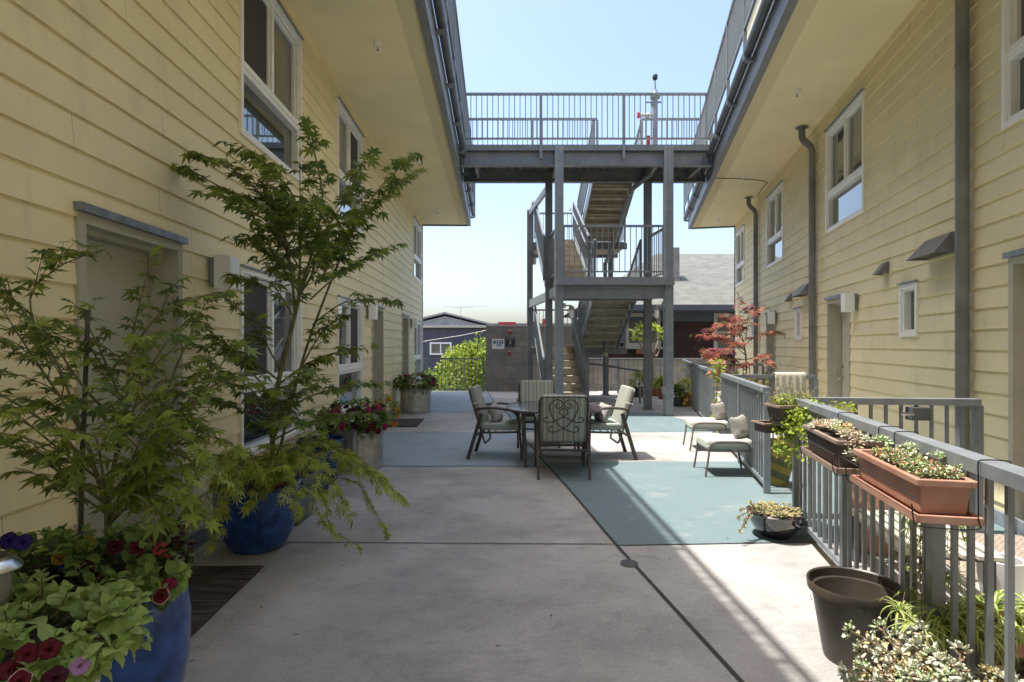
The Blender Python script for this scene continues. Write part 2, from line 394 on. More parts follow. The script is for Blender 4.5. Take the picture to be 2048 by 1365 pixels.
def petunia(n=30):      # funnel with frilled, pale rim; face +Z
    v = [(0, 0, -.35)]; f = []; fm = []
    rad = [(.16, -.12), (.62, .06), (.90, .05), (1.0, .0)]
    for j, (r, z) in enumerate(rad):
        for k in range(n):
            a = 2*math.pi*k/n; lob = 1-.10*abs(math.cos(2.5*a))*(j > 0); v.append((r*lob*math.cos(a), r*lob*math.sin(a), z+(.16*math.sin(5*a)+.09*math.sin(11*a+j))*(j > 1)*(r-.3)))
    for k in range(n): f.append((0, 1+k, 1+(k+1) % n)); fm.append(0)
    for j in range(3):
        for k in range(n):
            a = 1+j*n+k; b = 1+j*n+(k+1) % n; f += [(a, b, b+n), (a, b+n, a+n)]; fm += [1 if j == 2 else 0]*2
    return tpl(v, f, fm)
PET = petunia()
def rot(d, roll=0):       # matrix whose Y axis points along d
    d = Vector(d).normalized(); z = Vector((0, 0, 1))
    if abs(d.z) > .97: z = Vector((1, 0, 0))
    x = d.cross(z).normalized(); z = x.cross(d)
    m = Matrix((x, d, z)).transposed().to_4x4()
    return m @ Matrix.Rotation(roll, 4, 'Y')
def place(p, d, s, roll=0): return Matrix.Translation(p) @ rot(d, roll) @ Matrix.Diagonal((s, s, s, 1))
def ru(a, b): return random.uniform(a, b)
def rv(k=1): return Vector((ru(-k, k), ru(-k, k), ru(-k, k)))
# ---------------------------------------------------------------- ground and floor
def arc(Y):
    T = [(-6, 1.6), (2.0, 1.05), (2.47, .985), (4.17, .752), (5.75, .575), (7.25, .378), (9.5, .13), (12.2, -.11), (14, -.40), (17.8, -.76)]
    for (a, xa), (b, xb) in zip(T, T[1:]):
        if Y <= b: return xa+(xb-xa)*(Y-a)/(b-a)
    return T[-1][1]
def wallL(Y): return -2.175-.02957*Y
def wallR(Y): return 2.95+.218*Y
def railX(Y): return 1.26+.218*Y
struct(MB().box(-400, 400, -200, 700, -3.2, -3.0).build('ground', 'ground'))
struct(MB().box(-7.5, 12.5, -8, 18.1, -2.99, 0).build('courtyard_floor', 'concrete'))
def patch(name, m, y0, y1, left, right, y0b=None, y1b=None):
    mb = MB(); N = 24; row = []
    for i in range(N+1):
        t = i/N; ya = y0+(y1-y0)*t; yb = (y0b or y0)+((y1b or y1)-(y0b or y0))*t
        row.append((mb._p((left(ya), ya, .004)), mb._p((right(yb), yb, .004))))
    for a, b in zip(row, row[1:]): mb.face((a[0], a[1], b[1], b[0]))
    return struct(mb.build(name, m))
patch('floor_paint', 'teal', 4.15, 7.05, arc, lambda y: wallR(y)-.05, 4.28, 7.2)
patch('floor_paint', 'teal', 9.52, 12.2, arc, lambda y: 3.05+.5*math.sin((min(1, max(0, (12.2-y)/2.7)))*1.5))
patch('floor_paint', 'teal_worn', 6.86, 9.47, lambda y: wallL(y)+.06, arc)
patch('floor_paint', 'teal_worn', 12.4, 17.6, lambda y: wallL(y)+.06, arc)
jb = MB()
def joint(p, q, w=.012):
    p = Vector((*p, .006)); q = Vector((*q, .006)); d = (q-p).normalized(); n = Vector((-d.y, d.x, 0))*w/2
    jb.quad(p-n, q-n, q+n, p+n)
ys = [-4+.35*i for i in range(63)]
for a, b in zip(ys, ys[1:]): joint((arc(a), a), (arc(b), b), .022)
joint((wallL(4.22)+.1, 4.22), (arc(4.17)-.012, 4.17), .012); joint((arc(4.15)+.012, 4.145), (wallR(4.3)-.1, 4.29), .009)
joint((wallL(6.86)+.1, 6.853), (arc(6.86)-.012, 6.853), .012); joint((arc(7.07)+.012, 7.06), (railX(7.2), 7.21), .008)
joint((wallL(9.5)+.1, 9.48), (arc(9.5)-.012, 9.48), .012); joint((wallL(12.35)+.1, 12.37), (arc(12.35)-.012, 12.37), .012)
struct(jb.build('floor_joint', 'joint'))
# drain
t = thing('floor_drain', 'oval cast drain grate set in the concrete at the bend of the dark joint', 'drain', (.775, 3.80, .004))
MB().lathe([(.058, 0), (.058, .004)], 28).build('sump', 'black', t)
MB().tube([(.056*math.cos(k*.2618), .056*math.sin(k*.2618), .004) for k in range(24)], .0045, 6, closed=True).build('rim', 'pipe', t, True)
g = MB()
for k in range(-4, 5): h = math.sqrt(max(0, .05**2-(k*.0115)**2)); g.box(k*.0115-.0028, k*.0115+.0028, -h, h, .007, .010)
g.build('grate', 'pipe', t)

# ---------------------------------------------------------------- apartment buildings
def facade(root, o, s0, s1, ztop, openings, sid):
    """lap siding with real overlaps and openings; local x along the wall, outward = o*y"""
    mb = MB(); E = .176; nr = int(math.ceil(ztop/E))
    for r in range(nr):
        za, zb = r*E+.0, min((r+1)*E, ztop)
        cuts = sorted({za, zb} | {z for op in openings for z in (op[2], op[3]) if za+.001 < z < zb-.001})
        for c0, c1 in zip(cuts, cuts[1:]):
            d0 = .020-.016*(c0-za)/E; d1 = .020-.016*(c1-za)/E
            segs = [(s0, s1)]
            for op in openings:
                if op[2] < c1-.0005 and op[3] > c0+.0005:
                    ns = []
                    for a, b in segs:
                        if op[1] <= a or op[0] >= b: ns.append((a, b)); continue
                        if op[0] > a: ns.append((a, op[0]))
                        if op[1] < b: ns.append((op[1], b))
                    segs = ns
            for a, b in segs:
                mb.quad((a, o*d0, c0), (b, o*d0, c0), (b, o*d1, c1), (a, o*d1, c1))
                if c0 == za: mb.quad((a, o*.004, c0), (b, o*.004, c0), (b, o*d0, c0), (a, o*d0, c0))
    return mb.build('siding', sid, root)
def frame_ring(mb, o, a, b, c, d, w, y0, y1):
    mb.box(a, b, o*y0, o*y1, c, c+w); mb.box(a, b, o*y0, o*y1, d-w, d)
    mb.box(a, a+w, o*y0, o*y1, c+w, d-w); mb.box(b-w, b, o*y0, o*y1, c+w, d-w)
def window(root, o, a, b, c, d, split=None, screen=1, kind='tall', glass='glass'):
    mb = MB(); frame_ring(mb, o, a, b, c, d, .045, -.10, .034)
    frame_ring(mb, o, a+.045, b-.045, c+.045, d-.045, .03, -.09, .012)
    if split: mb.box(a+.075, b-.075, -o*.09, o*.020, split-.055, split+.055); mb.box(a+.05, b-.05, -o*.02, o*.03, split-.008, split+.008)
    zt = (split+.055) if split else c+.075
    m = (a+b)/2
    if kind != 'slot':
        mb.box(m-.028, m+.028, -o*.085, o*.006, zt, d-.075)
        for (x0, x1) in ((a+.075, m-.028), (m+.028, b-.075)): frame_ring(mb, o, x0, x1, zt, d-.075, .022, -.08, -.02)
    w = mb.build('window', 'white', root)
    MB().box(a, b, -o*.11, o*.055, d+.003, d+.02).build('head_flashing', 'flash', w)
    if kind == 'slot':
        MB().box(a+.07, b-.07, -o*.062, -o*.068, c+.07, d-.07).build('pane', glass, w); return w
    MB().box(a+.095, m-.05, -o*.05, -o*.056, zt+.02, d-.095).build('pane', glass, w)
    MB().box(m+.05, b-.095, -o*.05, -o*.056, zt+.02, d-.095).build('pane', glass, w)
    if screen: x0, x1 = (a+.095, m-.05) if screen == 1 else (m+.05, b-.095); MB().box(x0, x1, -o*.038, -o*.041, zt+.02, d-.095).build('fly_screen', 'screen', w)
    if split: MB().box(a+.07, b-.07, -o*.055, -o*.061, c+.07, split-.05).build('pane', 'glass_green', w)
    return w
def door(root, o, a, b, top, knob=True):
    mb = MB(); y0, y1 = -.19, .03; w = .055
    mb.box(a, a+w, o*y0, o*y1, 0.01, top); mb.box(b-w, b, o*y0, o*y1, 0.01, top); mb.box(a+w, b-w, o*y0, o*y1, top-w, top)
    mb.box(a+w, a+w+.03, o*-.15, o*-.06, .01, top-w); mb.box(b-w-.03, b-w, o*-.15, o*-.06, .01, top-w); mb.box(a+w+.03, b-w-.03, o*-.15, o*-.06, top-w-.03, top-w)
    D = MB().box(a+w+.002, b-w-.002, -o*.155, -o*.185, .012, top-w-.002).build('door', 'door', root)
    mb.build('door_frame', 'taupe', D)
    MB().box(a-.02, b+.02, o*.0, o*.06, top+.002, top+.045).build('head_flashing', 'flash', D)
    MB().box(a, b, -o*.18, o*.05, .004, .0115).build('threshold', 'flash', D)
    if knob:
        k = MB(); k.lathe([(.032, 0), (.032, .008), (.012, .014), (.012, .04), (.028, .05), (.030, .066), (.018, .078)], 20)
        T = Matrix.Translation((a+w+.10 if o < 0 else b-w-.1, -o*.155, .95)) @ Matrix.Rotation(math.radians(90 if o < 0 else -90), 4, 'X')
        me = k.mesh('door_knob', 'chrome', True); me.transform(T); link('door_knob', me, D)
        k = MB(); k.lathe([(.03, 0), (.03, .012), (.012, .02)], 18); me = k.mesh('deadbolt', 'chrome', True)
        me.transform(Matrix.Translation((a+w+.10 if o < 0 else b-w-.1, -o*.155, 1.12)) @ Matrix.Rotation(math.radians(90 if o < 0 else -90), 4, 'X')); link('deadbolt', me, D)
    return D
kL = -.02957; kR = .218
cL = math.hypot(1, kL); cR = math.hypot(1, kR)
L = thing('apartment_building', 'yellow lap-sided apartment building filling the left side of the courtyard behind the potted maples', 'apartment building', (-2.175, 0, 0), math.atan2(1, kL))
R = thing('apartment_building', 'ochre lap-sided apartment building filling the right side with grey downspouts down its wall', 'apartment building', (2.95, 0, 0), math.atan2(1, kR))
sL = lambda Y: Y*cL
sR = lambda Y: Y*cR
# left building
oL = -1
winL = [(4.86, 6.38, 3.24, 4.82, 3.84), (7.86, 9.35, 3.24, 4.82, 3.84), (15.2, 16.85, 3.24, 4.82, 3.84),
        (4.86, 6.38, .47, 2.11, 1.09), (7.86, 9.35, .47, 2.11, 1.09), (15.3, 16.9, .47, 2.11, 1.09), (-1.6, .4, .47, 2.11, 1.09), (-1.6, .4, 3.24, 4.82, 3.84)]
doorL = [(2.965, 3.95), (10.1, 11.1), (13.37, 14.3)]
facade(L, oL, -8, sL(17.1), 5.03, [(a, b, c, d) for a, b, c, d, e in winL]+[(a, b, 0, 2.14) for a, b in doorL], 'siding')
for i, (a, b, c, d, e) in enumerate(winL): window(L, oL, a, b, c, d, e, screen=1 if i not in (1, 4) else 2, glass='glass')
for a, b in doorL: door(L, oL, a, b, 2.14)
MB().box(-8, sL(17.09), .22, 5, 0.01, 5.03).build('wall_core', 'dark', L)
MB().box(sL(17.09), sL(17.11), -.03, 5, .01, 5.03).build('end_wall', 'siding', L)
MB().box(sL(17.04), sL(17.125), -.034, .05, 0.01, 5.03).build('corner_board', 'cream', L)
def ovh(root, o, s1, dep, third, ztop3):
    sof = MB().box(-8, s1, o*(dep-.32), -o*5, 5.03, 5.06).build('soffit', 'soffit', root)
    MB().box(-8, s1, o*(dep-.32), o*(dep-.10), 5.028, 5.056).build('vent_strip', 'perf', sof)
    jm = MB()
    for k in range(11): jm.box(-7+2.44*k, -6.994+2.44*k, o*(dep-.33), o*.03, 5.0285, 5.0295)
    jm.build('panel_joint', 'siding', sof)
    MB().box(-8, s1, o*(dep-.115), -o*5, 5.064, 5.50).build('walkway_deck', 'steel', root)
    MB().box(-8, s1+.02, o*(dep-.10), o*dep, 4.985, 5.42).build('fascia', 'steel', root)
    MB().box(s1, s1+.03, o*(dep-.10), -o*5, 4.985, 5.42).build('end_fascia', 'steel_dark', root)
ovh(L, oL, sL(17.1), 1.453, 0, 9.4)
ovh(R, 1, sR(17.3), 1.365, 0, 8.3)
MB().box(-8, sL(16.9), .05, 5, 5.502, 9.3).build('upper_storey_wall', 'siding', L)
MB().box(-8, sL(18.3), -.62, 5, 9.31, 9.5).build('roof', 'steel', L)  # out-of-view roof, its overhang and far end shaped to shade the floor
MB().box(-8, sL(17.1), -.022, -.055, .006, .115).build('base_flashing', 'flash', L)
# right building
winR = [(7.42, 8.92, 3.17, 4.74, 3.74), (11.55, 12.98, 3.17, 4.74, 3.74), (15.75, 17.1, 3.17, 4.74, 3.74), (3.1, 4.60, 3.17, 4.74, 3.74)]
slotR = [(6.0, 6.41, 1.54, 2.11), (10.27, 10.68, 1.54, 2.11), (14.45, 14.85, 1.54, 2.11)]
doorR = [(3.55, 4.52), (7.93, 8.86), (12.2, 13.05)]
opn = [(sR(a), sR(b), c, d) for a, b, c, d, e in winR]+[(sR(a), sR(b), c, d) for a, b, c, d in slotR]+[(sR(a), sR(b), 0, 2.13) for a, b in doorR]
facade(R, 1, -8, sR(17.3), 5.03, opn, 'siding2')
for a, b, c, d, e in winR: window(R, 1, sR(a), sR(b), c, d, e, screen=0)
for a, b, c, d in slotR: window(R, 1, sR(a), sR(b), c, d, kind='slot')
for a, b in doorR: door(R, 1, sR(a), sR(b), 2.13)
MB().box(-8, sR(17.29), -.22, -5, 0.01, 5.03).build('wall_core', 'dark', R)
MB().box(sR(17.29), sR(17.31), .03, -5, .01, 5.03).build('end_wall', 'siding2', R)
MB().box(sR(17.25), sR(17.325), .034, -.05, 0.01, 5.03).build('corner_board', 'steel_dark', R)
MB().box(-8, sR(17.3), .022, .055, .006, .115).build('base_flashing', 'flash', R)
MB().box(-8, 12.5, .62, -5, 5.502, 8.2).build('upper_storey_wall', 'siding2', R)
MB().box(-8, 12.6, .70, -5, 8.21, 8.3).build('roof', 'steel', R)
def PL(Y, d, z): # world point on left facade, d metres proud
    return Vector((wallL(Y)+d, Y, z))
def PR(Y, d, z):
    n = Vector((-1, kR, 0)).normalized(); return Vector((wallR(Y), Y, z))+n*d
angL = math.atan2(1, kL); angR = math.atan2(1, kR)
# gutters under the walkway rails
for (rt, o, dep, s1, lab) in ((L, -1, 1.453, sL(17.1), 'dark grey gutter along the left walkway edge'), (R, 1, 1.365, sR(17.3), 'dark grey gutter along the right walkway edge')):
    g = MB(); N = 8; ring = []
    for k in range(N+1):
        a = math.pi*k/N; ring.append((dep+.075-.062*math.cos(a), 5.37-.085*math.sin(a)))
    for (y0, z0), (y1, z1) in zip(ring, ring[1:]): g.quad((-8, o*y0, z0), (s1, o*y0, z0), (s1, o*y1, z1), (-8, o*y1, z1))
    g.box(s1-.004, s1, o*(dep+.013), o*(dep+.137), 5.29, 5.37)
    gt = thing('rain_gutter', lab, 'gutter', rt.location, rt.rotation_euler.z); g.build('trough', 'steel_dark', gt)
# vertical bars, rails -------------------------------------------------
bar_cache = {}
def baluster_mesh(h, w):
    k = (round(h, 3), w)
    if k not in bar_cache: bar_cache[k] = MB().box(-w/2, w/2, -w/2, w/2, 0, h).mesh('baluster', 'rail')
    return bar_cache[k]
def railing(root, a, b, h=1.05, gap=.14, posts=(0, 1), post_w=.05, sp=.112, bw=.016, top=(.05, .045), post_drop=0, lim=None, mid=None, post_top=True):
    """a, b: 3-D base-line points in root space. Slopes too. posts: fractions."""
    a = Vector(a); b = Vector(b); Ld = (b-a).length; hz = Vector((b.x-a.x, b.y-a.y, 0)).length; up = Vector((0, 0, 1))
    MB().bar(a+up*(h-top[1]/2), b+up*(h-top[1]/2), top[0], top[1]).build('top_rail', 'rail', root)
    MB().bar(a+up*(gap), b+up*(gap), .035, .035).build('bottom_rail', 'rail', root)
    if mid: MB().bar(a+up*mid, b+up*mid, .03, .03).build('middle_rail', 'rail', root)
    pm = MB().box(-post_w/2, post_w/2, -post_w/2, post_w/2, -post_drop, h-top[1]-.001).mesh('post', 'rail')
    rz = math.atan2(b.y-a.y, b.x-a.x)
    for t in posts:
        p = link('post', pm, root); p.location = a+(b-a)*t; p.rotation_euler.z = rz
    n = max(1, int(round(hz/sp))); me = baluster_mesh(h-top[1]-gap-.0175, bw); extra = []
    for i in range(1, n):
        t = i/n
        if min(abs(t-q) for q in posts)*hz < post_w*.6+.012: continue
        p = a+(b-a)*t+up*(gap+.017)
        if lim and not lim(p): extra.append(p); continue
        q = link('baluster', me, root); q.location = p; q.rotation_euler.z = rz
    if extra:
        m = MB(); hh = h-top[1]-gap-.0175
        for p in extra: m.box(p.x-bw/2, p.x+bw/2, p.y-bw/2, p.y+bw/2, p.z, p.z+hh)
        m.build('baluster', 'rail', root)['kind'] = 'stuff'
def rail_thing(label, pts, **kw):
    t = thing('metal_railing', label, 'railing', (*Vector(pts[0])[:2], pts[0][2])); o = Vector(pts[0])
    for (a, b, ps) in [(pts[i], pts[i+1], kw['plist'][i]) for i in range(len(pts)-1)]:
        k = {x: v for x, v in kw.items() if x != 'plist'}
        railing(t, Vector(a)-o, Vector(b)-o, posts=ps, **k)
    return t
# walkway rails (upper floor)
def walk(rt, o, dep, s1, lab, smin):
    t = thing('metal_railing', lab, 'railing', rt.location, rt.rotation_euler.z); y = o*(dep+.115)
    n = 15; step = 1.45; ps = []
    a = (s1-n*step, y, 5.5); b = (s1, y, 5.5)
    railing(t, a, b, 1.07, .16, [i/n for i in range(n+1)], .045, .112, .016, post_drop=.26, lim=lambda p: p.x > smin)
    br = MB().prism([(0, 0), (.115, 0), (.0, .0001)], 0, .01)
    for i in range(n+1):
        s = a[0]+i*step; MB().box(s-.03, s+.03, o*(dep), o*(dep+.10), 5.22, 5.27).build('bracket', 'rail', t)
    return t
walk(L, -1, 1.453, sL(17.1)-.02, 'long grey railing on the left building\'s upper walkway', 7.0)
walk(R, 1, 1.365, sR(17.3)-.02, 'long grey railing on the right building\'s upper walkway', 7.6)

# ---------------------------------------------------------------- bridge and stair tower
B = thing('footbridge', 'grey steel footbridge joining both upper walkways high over the courtyard', 'footbridge', (1.5, 12.3, 5.1))
o = Vector((1.5, 12.3, 5.1))
def bl(mb, x0, x1, y0, y1, z0, z1): return mb.box(x0-o.x, x1-o.x, y0-o.y, y1-o.y, z0-o.z, z1-o.z)
xl = lambda y: -.722-.0296*y+.02; xr = lambda y: 1.553+.218*y-.03
for (y, z0, z1) in ((11.83, 5.12, 5.50), (12.97, 5.11, 5.50)):
    m = MB(); a, b = xl(y), xr(y)
    bl(m, a, b, y-.006, y+.006, z0+.012, z1-.012); bl(m, a, b, y-.07, y+.07, z0, z0+.012); bl(m, a, b, y-.07, y+.07, z1-.012, z1)
    bm_ = m.build('beam', 'steel', B)
    for side in (a+.12, b-.12):
        q = MB(); bl(q, side-.09, side+.09, y-.016, y-.007, z0+.05, z1-.05)
        q = q.build('splice_plate', 'steel', bm_)
        for i in (-1, 1):
            for k in range(4):
                w = MB(); cz = z0+.09+k*.07; bl(w, side+i*.05-.013, side+i*.05+.013, y-.026, y-.0165, cz-.013, cz+.013); w.build('bolt', 'steel_dark', bm_)
m = MB(); N = 56; y0, y1 = 11.9, 12.9
a, b = xl(12.4), xr(12.2)
for i in range(N):
    x = a+(b-a)*i/N; w = (b-a)/N
    z = 5.40 if i % 2 else 5.455
    m.quad((x-o.x, y0-o.y, z-o.z), (x+w-o.x, y0-o.y, z-o.z), (x+w-o.x, y1-o.y, z-o.z), (x-o.x, y1-o.y, z-o.z))
    zz = 5.455 if i % 2 else 5.40
    m.quad((x+w-o.x, y0-o.y, z-o.z), (x+w-o.x, y0-o.y, zz-o.z), (x+w-o.x, y1-o.y, zz-o.z), (x+w-o.x, y1-o.y, z-o.z))
m.build('corrugated_deck', 'decking', B)
bl(MB(), xl(12.4), xr(12.2), 11.76, 13.04, 5.503, 5.53).build('deck_slab', 'stair', B)
for x in (-.75, .93, 3.02, 3.95):
    m = MB(); bl(m, x-.035, x+.035, 11.92, 12.88, 5.17, 5.38); m.build('cross_beam', 'steel', B)
m = MB(); bl(m, xl(11.8)+.0, xr(11.8), 11.745, 11.757, 5.42, 5.54); m.build('toe_plate', 'steel', B)
rail_thing('grey railing along the near edge of the high footbridge', [(-1.06, 11.72, 5.50), (4.06, 11.72, 5.50)], plist=[(0, .322, .652, 1)], h=1.08, gap=.15, post_drop=.26, post_w=.055, sp=.112)
rail_thing('grey railing on the far edge of the high footbridge, left of the stair opening', [(-1.0, 13.02, 5.53), (1.93, 13.02, 5.53)], plist=[(0, .5, 1)], h=1.05, gap=.10)
rail_thing('short grey railing on the far edge of the high footbridge, behind the standpipe', [(2.93, 13.02, 5.53), (4.30, 13.02, 5.53)], plist=[(0, 1)], h=1.05, gap=.10)

TW = thing('stair_tower', 'grey steel stair tower with concrete treads and two returning flights at the far end', 'staircase', (2.0, 13.5, 0))
TO = Vector((2.0, 13.5, 0))
def tb(x0, x1, y0, y1, z0, z1, mb=None):
    return (mb or MB()).box(x0-TO.x, x1-TO.x, y0-TO.y, y1-TO.y, z0, z1)
cols = [(.96, 11.74, 5.47), (3.19, 11.74, 5.47), (.83, 12.97, 5.105), (3.06, 12.97, 5.105), (.49, 15.75, 5.13), (2.70, 16.6, 1.36)]
for (x, y, h) in cols:
    w = .086 if y < 12 else .08
    m = MB(); m.box(x-TO.x-w, x-TO.x+w, y-TO.y-w, y-TO.y+w, 0.001, h); c = m.build('column', 'rail' if y < 12 else 'steel', TW, bevel=.008)
    tb(x-.13, x+.13, y-.13, y+.13, .0005, .014).build('base_plate', 'steel', c)
for x, y in ((2.62, 15.3),): tb(x-.06, x+.06, y-.06, y+.06, 2.82, 4.14).build('column', 'steel', TW)
# side beams, landing beams
def beam(a, b, w=.08, h=.17, name='beam'): 
    return MB().bar(Vector(a)-TO, Vector(b)-TO, w, h).build(name, 'steel', TW)
beam((.82, 13.05, 5.02), (.49, 15.70, 5.05), .07, .15); beam((.82, 13.05, 2.56), (.49, 15.68, 2.56), .07, .2); beam((.93, 11.83, 2.56), (.84, 12.9, 2.56), .07, .2)
beam((3.17, 11.83, 2.56), (3.07, 12.9, 2.56), .07, .2)
beam((1.05, 11.76, 2.525), (3.10, 11.76, 2.525), .10, .26); beam((.92, 12.95, 2.55), (2.98, 12.95, 2.55), .08, .22)
tb(.9, 3.28, 11.60, 11.70, 2.66, 2.82).build('landing_fascia', 'rail', TW)
tb(.9, 3.20, 11.705, 13.0, 2.66, 2.815).build('landing', 'stair', TW)
# flights
def flight(x0, x1, yb, zb, n, rise, run, name='flight', dirn=1, solid=True):
    f = MB(); nose = .025; lips = MB()
    for i in range(n):
        y = yb+dirn*run*i; z = zb+rise*(i+1)
        tb(x0+.035, x1-.035, y-dirn*nose, y+dirn*(run), z-.05, z, f)
        if solid: tb(x0+.04, x1-.04, y+dirn*.021, y+dirn*.05, z-rise+.002, z-rise+.022, lips)
        if solid: tb(x0+.04, x1-.04, y, y+dirn*.02, z-rise+.0, z-.051, f)
    fl = f.build('stair_flight', 'stair', TW)
    if lips.v: lips.build('pan_edge', 'cream', fl)
    for x in (x0, x1):
        m = MB(); A = Vector((x, yb-dirn*.03, zb+.02))-TO; Bp = Vector((x, yb+dirn*run*(n-0), zb+rise*(n-0)+.02))-TO
        m.bar(A, Bp, .035, .26); m.build('stringer', 'rail', fl)
    return fl
RZ = .1757; RN = .282
flight(.76, 1.72, 12.98, .0, 8, RZ, RN)
flight(1.90, 2.90, 15.22, 1.406, 8, RZ, RN, dirn=-1)
flight(.76, 1.72, 12.98, 2.815, 8, .171, RN)
flight(1.90, 2.90, 15.22, 4.183, 8, .168, RN, dirn=-1)
for z in (1.40, 4.18):
    tb(.55, 3.0, 15.27, 16.55, z-.14, z).build('landing', 'stair', TW)
    tb(.5, 3.05, 16.56, 16.64, z-.22, z+.02).build('beam', 'steel', TW); tb(.5, 3.05, 15.23, 15.262, z-.2, z-.03).build('beam', 'steel', TW)
# stair rails (each a part of the tower with its bars beneath it)
def trail(a, b, h=.98, gap=.16, posts=(0, 1), sp=.115, name='stair_rail'):
    a = Vector(a)-TO; b = Vector(b)-TO; up = Vector((0, 0, 1))
    r = MB().bar(a+up*h, b+up*h, .045, .045).build(name, 'rail', TW)
    MB().bar(a+up*gap, b+up*gap, .03, .03).build('bottom_rail', 'rail', r)
    hz = Vector((b.x-a.x, b.y-a.y, 0)).length; n = max(2, int(round(hz/sp))); me = baluster_mesh(h-gap-.03, .016)
    for t in posts:
        q = link('post', MB().box(-.025, .025, -.025, .025, 0, h-.02).mesh('post', 'rail'), r); q.location = a+(b-a)*t
    for i in range(1, n):
        q = link('baluster', me, r); q.location = a+(b-a)*(i/n)+up*(gap+.015)
trail((1.72, 13.0, .10), (1.72, 15.2, 1.47)); trail((.72, 13.0, .10), (.72, 15.2, 1.47))
trail((1.88, 15.2, 1.50), (1.88, 13.05, 2.86)); trail((2.94, 15.2, 1.50), (2.94, 13.05, 2.86))
trail((1.74, 13.0, 2.90), (1.74, 15.2, 4.25)); trail((.72, 13.0, 2.90), (.72, 15.2, 4.25))
trail((1.86, 15.2, 4.27), (1.86, 13.05, 5.58)); trail((2.96, 15.2, 4.27), (2.96, 13.05, 5.58))
trail((1.05, 11.72, 2.82), (3.10, 11.72, 2.82), 1.05, .12, name='landing_rail')
trail((3.17, 11.85, 2.82), (3.08, 12.88, 2.82), 1.05, .12, name='landing_rail'); trail((.94, 11.85, 2.82), (.84, 12.88, 2.82), 1.05, .12, name='landing_rail')
for z in (1.40, 4.18):
    trail((.55, 16.55, z), (3.0, 16.55, z), 1.05, .12, name='landing_rail'); trail((.55, 15.3, z), (.55, 16.5, z), 1.05, .12, name='landing_rail')
    trail((3.0, 15.3, z), (3.0, 16.5, z), 1.05, .12, name='landing_rail')
for (xa, yb, z0, z1, s) in ((1.66, 0, .95, 2.30, 1), (1.67, 0, 3.72, 5.05, 1)):   # round grab rail on the rising flights
    MB().tube([Vector((xa, 12.75, z0-.04))-TO, Vector((xa, 12.98, z0))-TO, Vector((xa, 15.2, z1))-TO, Vector((xa, 15.4, z1))-TO], .02, 8).build('handrail', 'rail', TW, True)
SK = Matrix.Translation(Vector((1.8, 12.98, 0))-TO) @ Matrix.Rotation(.05, 4, 'Z') @ Matrix.Translation(TO-Vector((1.8, 12.98, 0)))
for ch in [x for x in bpy.data.objects if x.parent == TW and x.name.split('.')[0] in ('stair_flight', 'stair_rail', 'handrail')]: ch.matrix_basis = SK @ ch.matrix_basis
# under-stair guard beside the tower
gr = thing('guard_rail', 'low grey tube guard closing off the space under the stair', 'guard rail', (2.0, 15, 0))
MB().tube([Vector(p)-Vector((2.0, 15, 0)) for p in ((1.85, 15.6, .98), (3.18, 14.3, .80), (3.18, 14.3, 0))], .028, 8).build('tube', 'rail', gr, True)
# standpipe
sp_ = thing('vent_standpipe', 'tall grey standpipe with valve arms and a black spinner on top, rising behind the footbridge', 'standpipe', (3.31, 13.3, 5.5))
MB().lathe([(.06, -.2), (.06, 1.62), (.085, 1.63), (.12, 1.66), (.12, 1.70), (.07, 1.76), (.05, 1.84), (.02, 1.86), (.012, 2.08)], 20).build('pipe', 'rail', sp_, True)
m = MB(); m.tube([(-.38, 0, 1.26), (-.06, 0, 1.26)], .035, 10); m.tube([(-.36, 0, 1.26), (-.30, 0, 1.26)], .055, 10); m.tube([(-.2, 0, 1.26), (-.14, 0, 1.26)], .06, 10); m.build('valve_arm', 'galv', sp_, True)
MB().tube([(-.41, 0, 1.26), (-.375, 0, 1.26)], .075, 14).build('valve_cap', 'red', sp_, True)
m = MB(); m.tube([(-.22, 0, 1.56), (.14, 0, 1.56)], .022, 8); m.tube([(-.1, -.02, 1.56), (-.04, -.02, 1.38), (-.02, 0, 1.3)], .014, 6); m.build('cross_pipe', 'rail', sp_, True)
MB().lathe([(.01, 2.06), (.045, 2.08), (.06, 2.12), (.06, 2.16), (.045, 2.20), (.01, 2.215)], 16).build('spinner', 'black', sp_, True)
MB().box(-.19, -.12, -.03, .03, .55, .78).build('alarm_box', 'red', sp_)
dp = thing('drain_pipe', 'grey drain pipe slung beneath the upper stair flight and dropping to the floor', 'pipe', (2.48, 15.3, 0))
D0 = Vector((2.48, 15.3, 0))
MB().tube([Vector(p)-D0 for p in ((3.1, 12.55, 5.33), (3.05, 12.62, 5.2), (2.72, 13.15, 4.98), (2.68, 13.3, 4.85), (2.52, 15.05, 3.72), (2.46, 15.18, 3.6), (2.46, 15.2, .15))], .052, 12).build('pipe', 'rail', dp, True)
m = MB()
for p in ((2.70, 13.2, 4.93), (2.49, 15.12, 3.66), (2.46, 15.2, 2.9), (2.46, 15.2, 1.2)): q = Vector(p)-D0; m.lathe([(.068, q.z-.05), (.068, q.z+.05)], 14, (q.x, q.y))
m.build('coupling', 'galv', dp, True)
